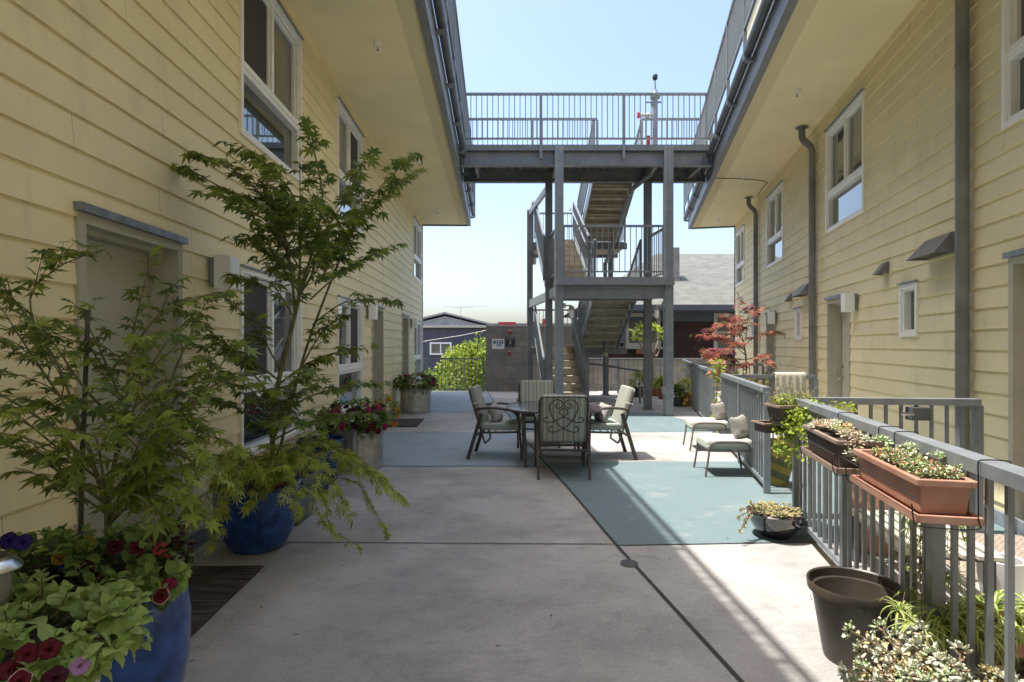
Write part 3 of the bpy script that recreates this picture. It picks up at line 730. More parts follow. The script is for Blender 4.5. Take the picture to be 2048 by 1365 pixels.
# cage lamps
def cage(x, y, z, lab, dx):
    t = thing('cage_lamp', lab, 'lamp', (x, y, z), 0, 'cage lamps on the stair tower')
    MB().lathe([(.055, .10), (.06, .16), (.03, .19)], 16).build('cap', 'galv', t, True)
    MB().lathe([(.02, -.07), (.045, -.05), (.05, .0), (.05, .10)], 16).build('globe', 'lamp', t, True)
    m = MB()
    for k in range(6): a = k*math.pi/3; m.tube([(.06*math.cos(a), .06*math.sin(a), .11), (.064*math.cos(a), .064*math.sin(a), -.02), (.02*math.cos(a), .02*math.sin(a), -.085)], .004, 4)
    m.build('cage', 'galv', t)
    m = MB(); m.tube([(0, 0, .17), (0, 0, .20), (dx, 0, .20)], .018, 8); m.box(dx-.03, dx+.03, -.03, .03, .15, .25); m.build('arm', 'galv', t, True)
cage(1.23, 11.90, 2.06, 'cage lamp on the left front column of the stair tower, under the lower landing', -.15)
cage(2.96, 11.74, 2.06, 'cage lamp beside the right front column of the stair tower', .13)
cage(.61, 15.75, 3.72, 'cage lamp high on the far left stair column, against the sky', -.04)
m = MB(); c0 = Vector((3.08, 11.71, 0))
for p in (((3.08, 11.66, .05), (3.08, 11.66, 2.55)), ): m.tube([Vector(q)-c0 for q in p], .016, 6)
m.tube([Vector(q)-c0 for q in ((3.08, 11.66, 2.50), (3.02, 11.66, 2.60), (1.15, 11.66, 2.62), (1.10, 11.66, 2.55))], .01, 5); m.box(-.035, .035, -.08, 0, .45, .60); m.box(-.035, .035, -.08, 0, 2.2, 2.32)
cn = thing('conduit', 'thin grey conduit with junction boxes up the right front stair column', 'conduit', c0); m.build('pipe', 'rail', cn)
# ---------------------------------------------------------------- courtyard rails
def RX(Y, d=0): return railX(Y)+d
t = rail_thing('grey foreground railing on the right carrying the hanging planter boxes', [(RX(1.38), 1.38, 0), (RX(4.55), 4.55, 0), (3.58, 4.42, 0)],
    plist=[(0, .331, .662, 1), (1,)], h=1.035, gap=.10, post_w=.052, sp=.115, bw=.02, top=(.085, .05))
rail_thing('grey railing in the middle right behind the two footstools', [(RX(5.60), 5.60, 0), (RX(8.45), 8.45, 0)], plist=[(0, .5, 1)], h=1.035, gap=.09, post_w=.058, sp=.115, bw=.018, top=(.07, .05))
rail_thing('grey cross railing with the white towel, running to the right building wall', [(3.05, 8.0, 0), (4.17, 7.9, 0)], plist=[(0, 1)], h=1.035, gap=.09, sp=.28, bw=.018)
rail_thing('grey railing section further back, between two vine-covered gaps', [(RX(9.5), 9.5, 0), (RX(12.5), 12.5, 0)], plist=[(0, .5, 1)], h=1.035, gap=.09, sp=.115, bw=.018, top=(.07, .05))
rail_thing('grey cross railing behind the red maple, ending at the right building', [(RX(12.6)+.1, 12.75, 0), (5.5, 12.6, 0)], plist=[(0, 1)], h=1.035, gap=.09, sp=.14, bw=.018)
rail_thing('grey railing at the far right corner beside the terracotta pots', [(RX(13.0), 13.0, 0), (5.0, 16.8, 0)], plist=[(0, 1)], h=1.035, gap=.09, sp=.115, bw=.018)
rail_thing('long grey railing behind the stair, in front of the low block wall', [(1.9, 17.1, 0), (6.9, 17.1, 0)], plist=[(0, .25, .5, .75, 1)], h=1.04, gap=.12, sp=.13, bw=.018)
rail_thing('dark grey railing at the far left end in front of the sunlit shrub', [(-2.72, 17.55, 0), (-.87, 17.55, 0)], plist=[(0, 1)], h=1.05, gap=.10, sp=.115, bw=.018, post_w=.06)
rail_thing('short dark grey railing against the concrete block wall', [(.15, 17.6, 0), (.50, 17.6, 0)], plist=[(0, 1)], h=1.0, gap=.1, sp=.12, bw=.018)
# gate latch on the cross rail
lt = thing('gate_latch', 'dark lever latch on the cross rail by the right building', 'latch', (3.13, 4.43, .97))
MB().box(-.075, .075, -.04, .04, -.10, .0).build('case', 'steel_dark', lt, bevel=.006)
MB().lathe([(.03, -.085), (.03, -.03)], 14).build('knob', 'chrome', lt, True)
MB().tube([(-.07, -.05, -.05), (-.17, -.05, -.045)], .012, 8).build('lever', 'chrome', lt, True)

# ---------------------------------------------------------------- wall lamps, hoods, pipes
def box_lamp(T, lab, w=.20, h=.26, d=.12):
    t = thing('wall_lamp', lab, 'wall lamp', T[0], T[1], 'white box lamps on the walls')
    MB().box(-w/2+.01, w/2-.01, -.03, .0, -h/2+.02, h/2-.02).build('back_plate', 'flash', t)
    m = MB(); a = [m._p((x*w/2, .005, z*h/2)) for x, z in ((-1,-1),(1,-1),(1,1),(-1,1))]; b = [m._p((x*w/2*.82, d, z*h/2*.96)) for x, z in ((-1,-1),(1,-1),(1,1),(-1,1))]
    m.face(a); m.face(b)
    for k in range(4): m.face((a[k], a[(k+1) % 4], b[(k+1) % 4], b[k]))
    m.build('diffuser', 'lamp', t, bevel=.008)
rL = angL+math.pi   # local +y points to courtyard on left
rR = angR
for (Y, lab) in ((4.42, 'white box lamp on the left wall beside the near door'), (9.72, 'white box lamp on the left wall just before the second door'), (14.75, 'white box lamp on the left wall by the farthest left door')):
    box_lamp((PL(Y, .055, 2.0), rL), lab)
for (Y, lab) in ((7.72, 'white box lamp on the right wall above the middle door'), (12.15, 'white box lamp on the right wall by the far door')):
    box_lamp((PR(Y, .055, 2.02), rR), lab)
def hood(Y, w, h, d, z, lab, grp):
    t = thing('vent_hood', lab, 'vent hood', PR(Y, .02, z), rR, grp); m = MB()
    a = [(-w/2, 0, h), (w/2, 0, h), (-w/2, d*.28, h), (w/2, d*.28, h)]
    P = [m._p(p) for p in ((-w/2, 0, 0), (w/2, 0, 0), (w/2, 0, h), (-w/2, 0, h), (-w/2*1.0, d, 0), (w/2, d, 0), (w/2*.9, d*.2, h), (-w/2*.9, d*.2, h))]
    for q in ((4, 5, 6, 7), (0, 4, 7, 3), (1, 5, 6, 2), (7, 6, 2, 3)): m.face([P[i] for i in q])
    s_ = m.build('hood', 'pipe', t); MB().box(-w/2+.02, w/2-.02, .0, d*.8, .015, .02).build('flap', 'black', t)
for Y, n in ((5.52, 'big dark metal vent hood on the right wall beside the nearest downspout'), (9.95, 'big dark vent hood on the right wall by the middle downspout'), (14.3, 'big dark vent hood on the right wall beyond the farthest downspout')): hood(Y, .55, .19, .20, 2.30, n, 'large vent hoods on the right wall')
for Y, n in ((6.77, 'small dark wedge vent hood on the right wall above the near slot window'), (10.95, 'small dark wedge vent hood on the right wall above the middle slot window'), (15.2, 'small dark wedge vent hood on the right wall above the far slot window')): hood(Y, .16, .14, .12, 2.28, n, 'small vent hoods on the right wall')
def downspout(Y, n, bend=True):
    t = thing('downspout', n, 'downspout', PR(Y, 0, 0), rR, 'downspouts on the right wall')
    if bend: pts = [(0, .24, 5.02), (0, .24, 4.86), (0, .21, 4.80), (0, .11, 4.70), (0, .085, 4.62), (0, .085, .03)]
    else: pts = [(0, .085, 5.02), (0, .085, .03)]
    MB().tube(pts, .052, 14).build('pipe', 'pipe', t, True)
    for z in (.9, 2.22, 3.9): MB().lathe([(.057, z), (.057, z+.03)], 14, (0, .085)).build('strap', 'pipe', t, True)
    if bend: MB().lathe([(.10, 5.015), (.10, 5.027)], 20, (0, .24)).build('collar', 'pipe', t, True)
downspout(5.05, 'thick grey downspout nearest the camera on the right wall', False); downspout(9.4, 'grey downspout with an offset bend in the middle of the right wall'); downspout(13.9, 'grey downspout farthest along the right wall')
# sprinklers
for (x, y, n) in ((-1.59, 6.8, 'nearest white sprinkler head on the left soffit'), (-1.80, 11.2, 'middle white sprinkler head on the left soffit'), (-1.96, 15.25, 'farthest white sprinkler head on the left soffit'),
                  (4.0, 8.07, 'nearest white sprinkler head on the right soffit'), (4.93, 12.2, 'middle white sprinkler head on the right soffit, under the cable'), (5.83, 16.2, 'farthest white sprinkler head on the right soffit')):
    t = thing('sprinkler_head', n, 'sprinkler', (x, y, 5.027), 0, 'sprinkler heads under the walkways')
    MB().lathe([(.05, -.001), (.05, -.006), (.035, -.014), (.032, -.05), (.02, -.055)], 18).build('escutcheon', 'white', t, True)
    MB().lathe([(.010, -.055), (.010, -.09), (.022, -.092), (.022, -.096)], 10).build('nozzle', 'galv', t, True)
cb = thing('cable', 'thin dark cable stapled across the right soffit', 'cable', (4.2, 12.3, 5.0))
pts = [Vector(p)-Vector((4.2, 12.3, 5.0)) for p in ((4.18, 12.3, 4.99), (4.4, 12.3, 5.01), (4.9, 12.35, 5.015), (5.45, 12.5, 5.018), (5.60, 12.6, 5.0), (5.66, 13.0, 4.99), (5.85, 13.7, 4.98))]
MB().tube(pts, .008, 5).build('wire', 'black', cb)

# ---------------------------------------------------------------- backdrop: walls, houses, signs
bw = thing('block_wall', 'tall weathered concrete block wall with a floor sign, left of the stair', 'wall', (.55, 17.95, 0))
MB().box(-1.36, 1.5, -.1, .1, -2.9, 2.02).build('blocks', 'block', bw); 
MB().box(-1.37, 1.51, -.11, .11, 2.022, 2.07).build('coping', 'cream', bw)
b2 = thing('block_wall', 'low pale concrete block wall behind the long far railing', 'wall', (4.6, 18.3, 0))
MB().box(-2.5, 3.2, -.1, .1, -2.9, 1.02).build('blocks', mat('pale_block', (.42, .40, .36), .85, vary=.15, vscale=2) if False else 'block', b2)
def text(body, size, x, y, z, m, parent, depth=.002):
    cu = bpy.data.curves.new('lettering', 'FONT'); cu.body = body; cu.size = size; cu.align_x = 'CENTER'; cu.align_y = 'CENTER'; cu.extrude = depth/2
    ob = bpy.data.objects.new('tmp', cu); COL.objects.link(ob); bpy.context.view_layer.update()
    me = bpy.data.meshes.new_from_object(ob); bpy.data.objects.remove(ob)
    me.transform(Matrix.Translation((x, y, z)) @ Matrix.Rotation(math.pi/2, 4, 'X')); me.materials.clear(); me.materials.append(M[m]); return link('lettering', me, parent)
sn = thing('floor_sign', 'dark floor-number sign reading 2 on the block wall', 'sign', (-.055, 17.845, 1.535))
MB().box(-.145, .145, -.006, .004, -.155, .155).build('panel', mat('sign_charcoal', (.035, .04, .05), .4), sn)
text('2', .14, 0, -.010, .0, 'white', sn)
text('EXIT STAIRWAY', .028, 0, -.010, .125, 'white', sn); text('COURTYARD LEVEL', .027, 0, -.010, .10, 'white', sn); text('TO STREET', .022, 0, -.010, -.10, 'white', sn)
sn2 = thing('notice_board', 'white and red evacuation plan sign on the block wall', 'sign', (-.43, 17.845, 1.49))
MB().box(-.19, .19, -.006, .004, -.175, .175).build('panel', 'white', sn2); MB().box(-.188, .188, -.009, -.0065, .145, .172).build('header', 'red', sn2)
m = MB()
for (a, b, c, d) in ((-.16, -.06, -.01, .09), (-.04, .0, -.10, .10), (.03, .08, -.08, .10), (.1, .16, -.02, .1), (-.0, .12, -.07, -.05), (.0, .15, .02, .03)): m.box(a, b, -.009, -.0065, c, d)
m.build('plan_drawing', 'flash', sn2)
al = thing('alarm_strobe', 'red fire alarm box at the top of the block wall', 'alarm', (-.06, 17.84, 1.86)); MB().box(-.06, .06, -.05, .004, -.06, .06).build('case', 'red', al, bevel=.008); MB().box(-.05, .05, -.053, -.051, .025, .045).build('lettering_strip', 'white', al)
al = thing('pull_station', 'small red alarm pull below the floor sign', 'alarm', (-.08, 17.84, 1.20)); MB().box(-.045, .045, -.04, .004, -.07, .07).build('case', 'red', al, bevel=.006); MB().box(-.03, .03, -.045, -.041, .03, .06).build('handle', 'white', al)
# slate building
sb = thing('house', 'dark slate-blue flat-roofed building with a white slider window behind the left railing', 'house', (-6, 28, -3))
MB().box(-6, 7.3, 0, 8, 0.01, 5.28).build('wall', 'slate', sb); MB().box(-6.1, 7.4, -.12, 8.1, 5.283, 5.40).build('roof_edge', 'cream', sb)
wm = MB(); x0, x1, z0, z1 = 2.0, 3.06, 3.96, 4.57
wm.box(x0, x1, -.05, .02, z0, z0+.08); wm.box(x0, x1, -.05, .02, z1-.08, z1); wm.box(x0, x0+.08, -.05, .02, z0+.08, z1-.08); wm.box(x1-.08, x1, -.05, .02, z0+.08, z1-.08); wm.box((x0+x1)/2-.03, (x0+x1)/2+.03, -.045, .02, z0+.08, z1-.08)
w = wm.build('window', 'white', sb); MB().box(x0+.05, x1-.05, -.012, -.006, z0+.05, z1-.05).build('pane', 'blind', w)
wire = thing('overhead_wire', 'thin pale service wire across the slate building', 'wire', (-4, 27.5, 1.6)); MB().tube([(-1.5, 0, -.25), (0, 0, .05), (1.6, 0, .3), (3.6, 0, .72)], .012, 4).build('strand', 'cream', wire)
ch = thing('gabled_building', 'pale gabled building with a small cross, behind the slate building', 'building', (-4.66, 40, -3))
m = MB(); m.prism([(-2.9, 0), (2.9, 0), (2.9, 5.75), (0, 6.45), (-2.9, 5.75)], 0, 9); me = m.mesh('wall', 'palewall'); me.transform(Matrix.Rotation(math.pi/2, 4, 'X') @ Matrix.Translation((0, 0, -9))); link('wall', me, ch)
m = MB(); m.bar((0, 4, 6.66), (-3.4, 4, 5.82), 8.6, .12, (0, 0, 1)); m.bar((0, 4, 6.66), (3.4, 4, 5.82), 8.6, .12, (0, 0, 1)); m.build('roof', mat('grey_roof', (.36, .35, .34), .8), ch)
m = MB(); m.box(-.03, .03, -.05, -.004, 5.65, 6.2); m.box(-.22, .22, -.045, -.006, 5.93, 5.99); m.build('cross', 'flash', ch)
an = thing('roof_antenna', 'thin rooftop TV antenna against the sky', 'antenna', (-3.65, 41, 3.2))
m = MB(); m.tube([(0, 0, -.5), (0, 0, .95)], .025, 5); m.bar((-.55, 0, .9), (.9, 0, .95), .025, .025)
for k in range(7): m.bar((-.5+.22*k, -.4+.03*k, .9), (-.5+.22*k, .4-.03*k, .9), .015, .015)
m.bar((-1.2, 0, .98), (1.9, 0, 1.02), .018, .018); m.build('aerial', 'galv', an)
rr = thing('industrial_roof', 'faded red and grey low roofs far beyond the block wall', 'building', (1.5, 46, -3))
MB().box(-4.6, 7.5, 0, 9, 0, 5.55).build('wall', 'palewall', rr); MB().box(-4.7, 7.5, -.2, 4, 5.56, 5.95).build('roof', 'redroof', rr); MB().box(-4.8, 7.5, 5, 9, 5.96, 6.35).build('parapet', 'slateblue', rr)
m = MB(); m.box(-2.6, -1.2, -.5, -.25, 5.9, 6.25); m.box(.1, .6, -.5, -.25, 5.9, 6.3); m.box(.9, 1.3, -.5, -.25, 5.95, 6.5); m.build('roof_unit', 'red', rr)
# shingled house on the right
HS = thing('shingled_house', 'brown shingled house with a pale shingle roof and stone chimney, behind the far railing', 'house', (3.4, 21, -3))
hw = MB(); hw.box(0, 9.5, 0, 8, 0.01, 5.52).build('wall', 'wall_sh', HS)
rf = MB(); z0 = 5.86; E0 = -.8
P = [rf._p(p) for p in ((-.9, E0, z0), (10.4, E0, z0), (10.4, 9, z0), (-.9, 9, z0), (2.9, 4.1, 8.42), (8.5, 4.1, 8.42))]
rf.face((P[0], P[1], P[5], P[4])); rf.face((P[1], P[2], P[5])); rf.face((P[2], P[3], P[4], P[5])); rf.face((P[3], P[0], P[4]))
rf.build('roof', 'roof_sh', HS)
MB().box(-.9, 10.4, E0-.03, E0+.06, 5.66, 5.855).build('gutter_board', 'slateblue', HS); MB().box(-.85, 10.3, E0+.07, .02, 5.62, 5.66).build('eave', 'slateblue', HS); MB().box(0, 9.5, -.04, -.003, 5.30, 5.61).build('frieze', 'slateblue', HS)
cm = MB().box(2.72, 3.07, 1.2, 1.7, 6.2, 8.21).build('chimney', 'block', HS)
def hwin(x0, x1, z0, z1):
    m = MB(); w = .13
    m.box(x0, x1, -.08, .02, z0, z0+w); m.box(x0, x1, -.08, .02, z1-w, z1); m.box(x0, x0+w, -.08, .02, z0+w, z1-w); m.box(x1-w, x1, -.08, .02, z0+w, z1-w); m.box(x0+w, x1-w, -.05, .02, (z0+z1)/2-.04, (z0+z1)/2+.04)
    m.box(x0-.07, x1+.07, -.14, -.0, z0-.08, z0-.003)
    f = m.build('window', 'cream', HS); MB().box(x0+w-.02, x1-w+.02, -.012, -.006, z0+w, z1-w).build('pane', 'blind', f)
hwin(.72, 2.0, 4.38, 5.72-.12); hwin(3.95, 5.6, 4.2, 5.6)
fb = thing('window_box', 'brown planter box under the window of the shingled house', 'planter', (4.85, 20.75, 1.12)); MB().box(-.35, .35, -.1, .1, 0, .16).build('box', 'terracotta', fb)

# ---------------------------------------------------------------- mats
rg = thing('doormat', 'dark ribbed doormat by the near left door', 'doormat', (wallL(3.27)+.36, 3.27, .004), angL-math.pi/2)
MB().box(-.30, .31, -.46, .46, 0, .012).build('mat', 'rug', rg)
rg = thing('doormat', 'dark doormat by the second left door, in front of the far tub', 'doormat', (-2.05, 10.62, .008), angL-math.pi/2)
MB().box(-.36, .36, -.5, .5, 0, .012).build('mat', 'rug', rg)
rg = thing('doormat', 'tan herringbone mat on the floor by the right door', 'doormat', (3.33, 4.02, .004), angR-math.pi/2)
MB().box(-.42, .42, -.60, .40, 0, .012).build('mat', 'rug2', rg)

# ---------------------------------------------------------------- furniture
def rbox(w, d, h, name, m, parent, bev=.03, puff=0, T=None):
    me = MB().box(-w/2, w/2, -d/2, d/2, 0, h).mesh(name, m); bm = bmesh.new(); bm.from_mesh(me)
    bmesh.ops.bevel(bm, geom=bm.edges[:], offset=bev, segments=4, affect='EDGES', profile=.6)
    bm.to_mesh(me); bm.free()
    me.polygons.foreach_set('use_smooth', [True]*len(me.polygons))
    if T: me.transform(T)
    return link(name, me, parent)
def pillow_mesh(w=.40, h=.26, t=.13, name='pillow'):
    mb = MB(); N = 14
    for sgn in (1, -1):
        ix = [[mb._p((w*(i/N-.5)*(1-.10*(1-abs(2*j/N-1)**2)*0-.06*math.sin(math.pi*j/N)), sgn*t/2*((1-(2*i/N-1)**4)*(1-(2*j/N-1)**4))**.55+.003*math.sin(9*i/N+5*j/N), h*(j/N)*1.0+(-.02*math.sin(math.pi*i/N) if j == N else 0))) for i in range(N+1)] for j in range(N+1)]
        for j in range(N):
            for i in range(N): mb.face((ix[j][i], ix[j][i+1], ix[j+1][i+1], ix[j+1][i]))
    me = mb.mesh(name, 'pillow'); bm = bmesh.new(); bm.from_mesh(me); bmesh.ops.remove_doubles(bm, verts=bm.verts, dist=.0005); bmesh.ops.recalc_face_normals(bm, faces=bm.faces); bm.to_mesh(me); bm.free()
    me.polygons.foreach_set('use_smooth', [True]*len(me.polygons)); return me
PM = pillow_mesh()
def cr(pts, n=6):     # catmull-rom
    pts = [Vector(p) for p in pts]; out = []
    for i in range(len(pts)-1):
        p0 = pts[max(i-1, 0)]; p1 = pts[i]; p2 = pts[i+1]; p3 = pts[min(i+2, len(pts)-1)]
        for k in range(n):
            t = k/n; out.append(.5*((2*p1)+(-p0+p2)*t+(2*p0-5*p1+4*p2-p3)*t*t+(-p0+3*p1-3*p2+p3)*t**3))
    out.append(pts[-1]); return out
def chair(label, loc, rz, pale=False):
    t = thing('patio_chair', label, 'chair', loc, rz, 'patio chairs around the glass table')
    tm = 'bronze'
    def bk(u, v): # point in the tilted back plane
        return (u, -.245-(v-.40)*.30, v)
    for s in (-1, 1):
        MB().bar((s*.285, -.22, .585), (s*.275, -.40, .001), .028, .045, (0, 1, 0)).build('leg', tm, t)
        MB().tube(cr([(s*.29, .10, .64), (s*.295, .20, .60), (s*.295, .25, .50), (s*.29, .27, .30), (s*.285, .29, .001)], 5), .014, 8).build('leg', tm, t, True)
        MB().tube(cr([(s*.27, -.32, .62), (s*.285, -.22, .645), (s*.29, -.05, .655), (s*.29, .11, .635)], 5), .016, 8).build('armrest', tm, t, True)
    m = MB(); m.tube([(-.27, -.22, .34), (-.27, .24, .355), (.27, .24, .355), (.27, -.22, .34)], .013, 8, closed=True)
    m.tube([(-.28, -.30, .30), (.28, -.30, .30)], .015, 8)
    for k in range(5): m.tube([(-.26, -.16+.09*k, .345), (.26, -.16+.09*k, .345)], .006, 5)
    m.build('seat_frame', tm, t, True)
    m = MB()
    m.tube(cr([bk(-.22, .21), bk(-.255, .30), bk(-.262, .5), bk(-.262, .80), bk(-.245, .868), bk(-.18, .885), bk(.18, .885), bk(.245, .868), bk(.262, .80), bk(.262, .5), bk(.255, .30), bk(.22, .21), bk(.15, .20), bk(-.15, .20), bk(-.22, .21)], 4), .0125, 8)
    m.tube([bk(-.255, .47), bk(.255, .47)], .009, 6)
    m.build('back_frame', tm, t, True)
    z = lambda x, y: (( x-1125)*.00098, -.252-((.88-(y-330)*.00094)-.40)*.30-.004, .88-(y-330)*.00094)
    m = MB()
    for s in (-1, 1):
        def zz(x, y): p = z(1125+(x-1125), y); return (s*p[0], p[1], p[2])
        m.tube(cr([zz(1180, 400), zz(1212, 415), zz(1205, 445), zz(1165, 450), zz(1135, 415), zz(1150, 370), zz(1215, 352), zz(1272, 400), zz(1275, 480), zz(1235, 580), zz(1165, 665), zz(1060, 728), zz(985, 738), zz(955, 710), zz(975, 672), zz(1005, 682)], 5), .0065, 6)
        m.tube(cr([zz(1125, 455), zz(1165, 478), zz(1160, 520), zz(1085, 575), zz(990, 618), zz(930, 620), zz(905, 590), zz(925, 562), zz(955, 570)], 5), .0065, 6)
    m.build('scrollwork', tm, t, True)
    tilt = math.atan(.30)
    T = Matrix.Translation((0, -.215, .39)) @ Matrix.Rotation(tilt, 4, 'X')
    rbox(.50, .075, .54, 'back_cushion', 'stripe', t, .03, T=T)
    rbox(.51, .50, .085, 'seat_cushion', 'cush', t, .03, T=Matrix.Translation((0, .02, .372)))
    for s in (-1, 1): MB().tube([(s*.25, -.26, .72), (s*.275, -.36, .70)], .007, 5).build('tie', 'cush_top', t)
    return t
chair('patio chair in front of the table with its scrollwork back turned to the camera', (.565, 6.57, 0), math.radians(-1))
chair('patio chair left of the table, facing right with a grey pillow on it', (-.13, 7.50, 0), math.radians(-97))
chair('sunlit patio chair right of the table, facing left with a grey pillow on it', (1.15, 7.50, 0), math.radians(93))
chair('patio chair on the far side of the table, facing the camera', (.37, 8.35, 0), math.radians(180))
tb_ = thing('patio_table', 'smoked glass patio table with bronze rim and legs between the four chairs', 'table', (.53, 7.30, 0))
pts = []
for k in range(48):
    a = 2*math.pi*k/48; c, s = math.cos(a), math.sin(a); e = 2/2.7
    pts.append((.58*abs(c)**e*(1 if c > 0 else -1), .64*abs(s)**e*(1 if s > 0 else -1)))
MB().prism(pts, .655, .667).build('table_top', 'tabletop', tb_)
MB().tube([(x*1.01, y*1.01, .657) for x, y in pts], .016, 8, closed=True).build('rim', 'bronze', tb_, True)
for sx, sy in ((-1, -1), (1, -1), (-1, 1), (1, 1)):
    MB().bar((sx*.37, sy*.50, .001), (sx*.39, sy*.50, .645), .038, .038).build('leg', 'bronze', tb_)
m = MB(); m.box(-.37, .37, -.52, -.49, .60, .64); m.box(-.37, .37, .49, .52, .60, .64); m.box(-.40, -.37, -.5, .5, .60, .64); m.box(.37, .40, -.5, .5, .60, .64); m.build('apron', 'bronze', tb_)
def pillow(label, loc, rz, rx, s=1):
    t = thing('throw_pillow', label, 'pillow', loc, 0, 'grey patterned pillows'); t.rotation_euler = (rx, 0, rz); t.scale = (s, s, s)
    link('cover', PM, t)
pillow('grey patterned pillow on the chair left of the table', (-.16, 7.50, .462), math.radians(80), math.radians(-28), .95)
pillow('grey patterned pillow on the sunlit chair right of the table', (1.13, 7.46, .462), math.radians(100), math.radians(26), .95)
def stool(label, loc, rz):
    t = thing('footstool', label, 'footstool', loc, rz, 'cushioned footstools by the middle railing')
    # two arched side frames run along x; cushion between
    for s in (-1, 1):
        MB().tube(cr([(-.27, s*.24, .001), (-.235, s*.235, .22), (-.225, s*.23, .31), (-.17, s*.23, .375), (0, s*.23, .385), (.17, s*.23, .375), (.225, s*.23, .31), (.24, s*.235, .22), (.28, s*.24, .001)], 5), .012, 8).build('leg', 'taupe_tube', t, True)
    m = MB()
    for x in (-.22, 0, .22): m.tube([(x, -.23, .285), (x, .23, .285)], .010, 6)
    m.tube([(-.24, -.23, .285), (.24, -.23, .285)], .010, 6); m.tube([(-.24, .23, .285), (.24, .23, .285)], .010, 6); m.build('seat_frame', 'taupe_tube', t, True)
    rbox(.50, .44, .115, 'cushion', 'cush_top', t, .045, T=Matrix.Translation((0, 0, .295)))
    rbox(.505, .445, .05, 'cushion_side', 'cush', t, .022, T=Matrix.Translation((0, 0, .295)))
stool('footstool with pale cushion on the teal paint by the railing, nearer of the two', (2.40, 6.52, 0), math.radians(-3))
stool('footstool with pale cushion further back by the railing, on bare concrete', (2.72, 8.05, 0), math.radians(-6))
pillow('grey pillow leaning on the nearer footstool against the railing', (2.60, 6.46, .415), math.radians(48), math.radians(-20), .95)
pillow('grey pillow leaning on the farther footstool against the railing', (2.93, 8.02, .415), math.radians(48), math.radians(-20), .92)
# ---------------------------------------------------------------- pots
def pot(name, label, cat, loc, prof, m, wall=.02, soil=True, n=40, sx=1, sy=1, rz=0, wob=None, group=None, bodyname='body', soil_drop=.035):
    """prof: outer profile bottom to top"""
    t = thing(name, label, cat, loc, rz, group)
    top = prof[-1]; inner = [(max(.01, r-wall), z) for r, z in prof[::-1] if z > prof[0][1]+.02]+[(max(.01, prof[0][0]-wall), prof[0][1]+.02)]
    MB().lathe(prof+[(top[0]-wall*.3, top[1]+.006), (top[0]-wall, top[1])]+inner[1:], n, sx=sx, sy=sy, wob=wob).build(bodyname, m, t, True)
    if soil:
        r = np.interp(top[1]-soil_drop, [p[1] for p in prof], [p[0] for p in prof])-wall*.8
        MB().lathe([(r, top[1]-soil_drop-.01), (r, top[1]-soil_drop), (r*.5, top[1]-soil_drop+.012), (.01, top[1]-soil_drop+.015)], 24, sx=sx, sy=sy).build('soil', 'soil', t, True)
    return t
PA = Vector((-1.49, 2.02, 0))
pot('plant_pot', 'huge blue glazed pot in the lower left corner holding the nearer maple', 'plant pot', PA, [(.20, .001), (.245, .02), (.29, .16), (.315, .32), (.318, .46), (.305, .57), (.30, .60), (.312, .615), (.312, .635)], 'blue_glaze', .03, n=64)
PB = Vector((-1.83, 4.14, 0))
pot('plant_pot', 'round blue glazed pot holding the taller maple, in front of the near window', 'plant pot', PB, [(.175, .001), (.19, .012), (.245, .12), (.28, .24), (.292, .36), (.288, .43), (.297, .445), (.297, .46)], 'blue_glaze', .028, n=56)
pot('plant_pot', 'fluted dark blue glazed pot behind the grey-green planter', 'plant pot', (-1.95, 5.55, 0), [(.13, .001), (.16, .03), (.19, .16), (.215, .30), (.235, .40), (.24, .43)], 'navy_glaze', .025, wob=lambda u, z: .03*math.cos(2*math.pi*u*22), n=88)
pot('plant_pot', 'tall dark blue glazed pot against the wall next to the first galvanised tub', 'plant pot', (-2.02, 6.05, 0), [(.15, .001), (.17, .03), (.215, .25), (.24, .42), (.245, .46)], 'navy_glaze', .025)
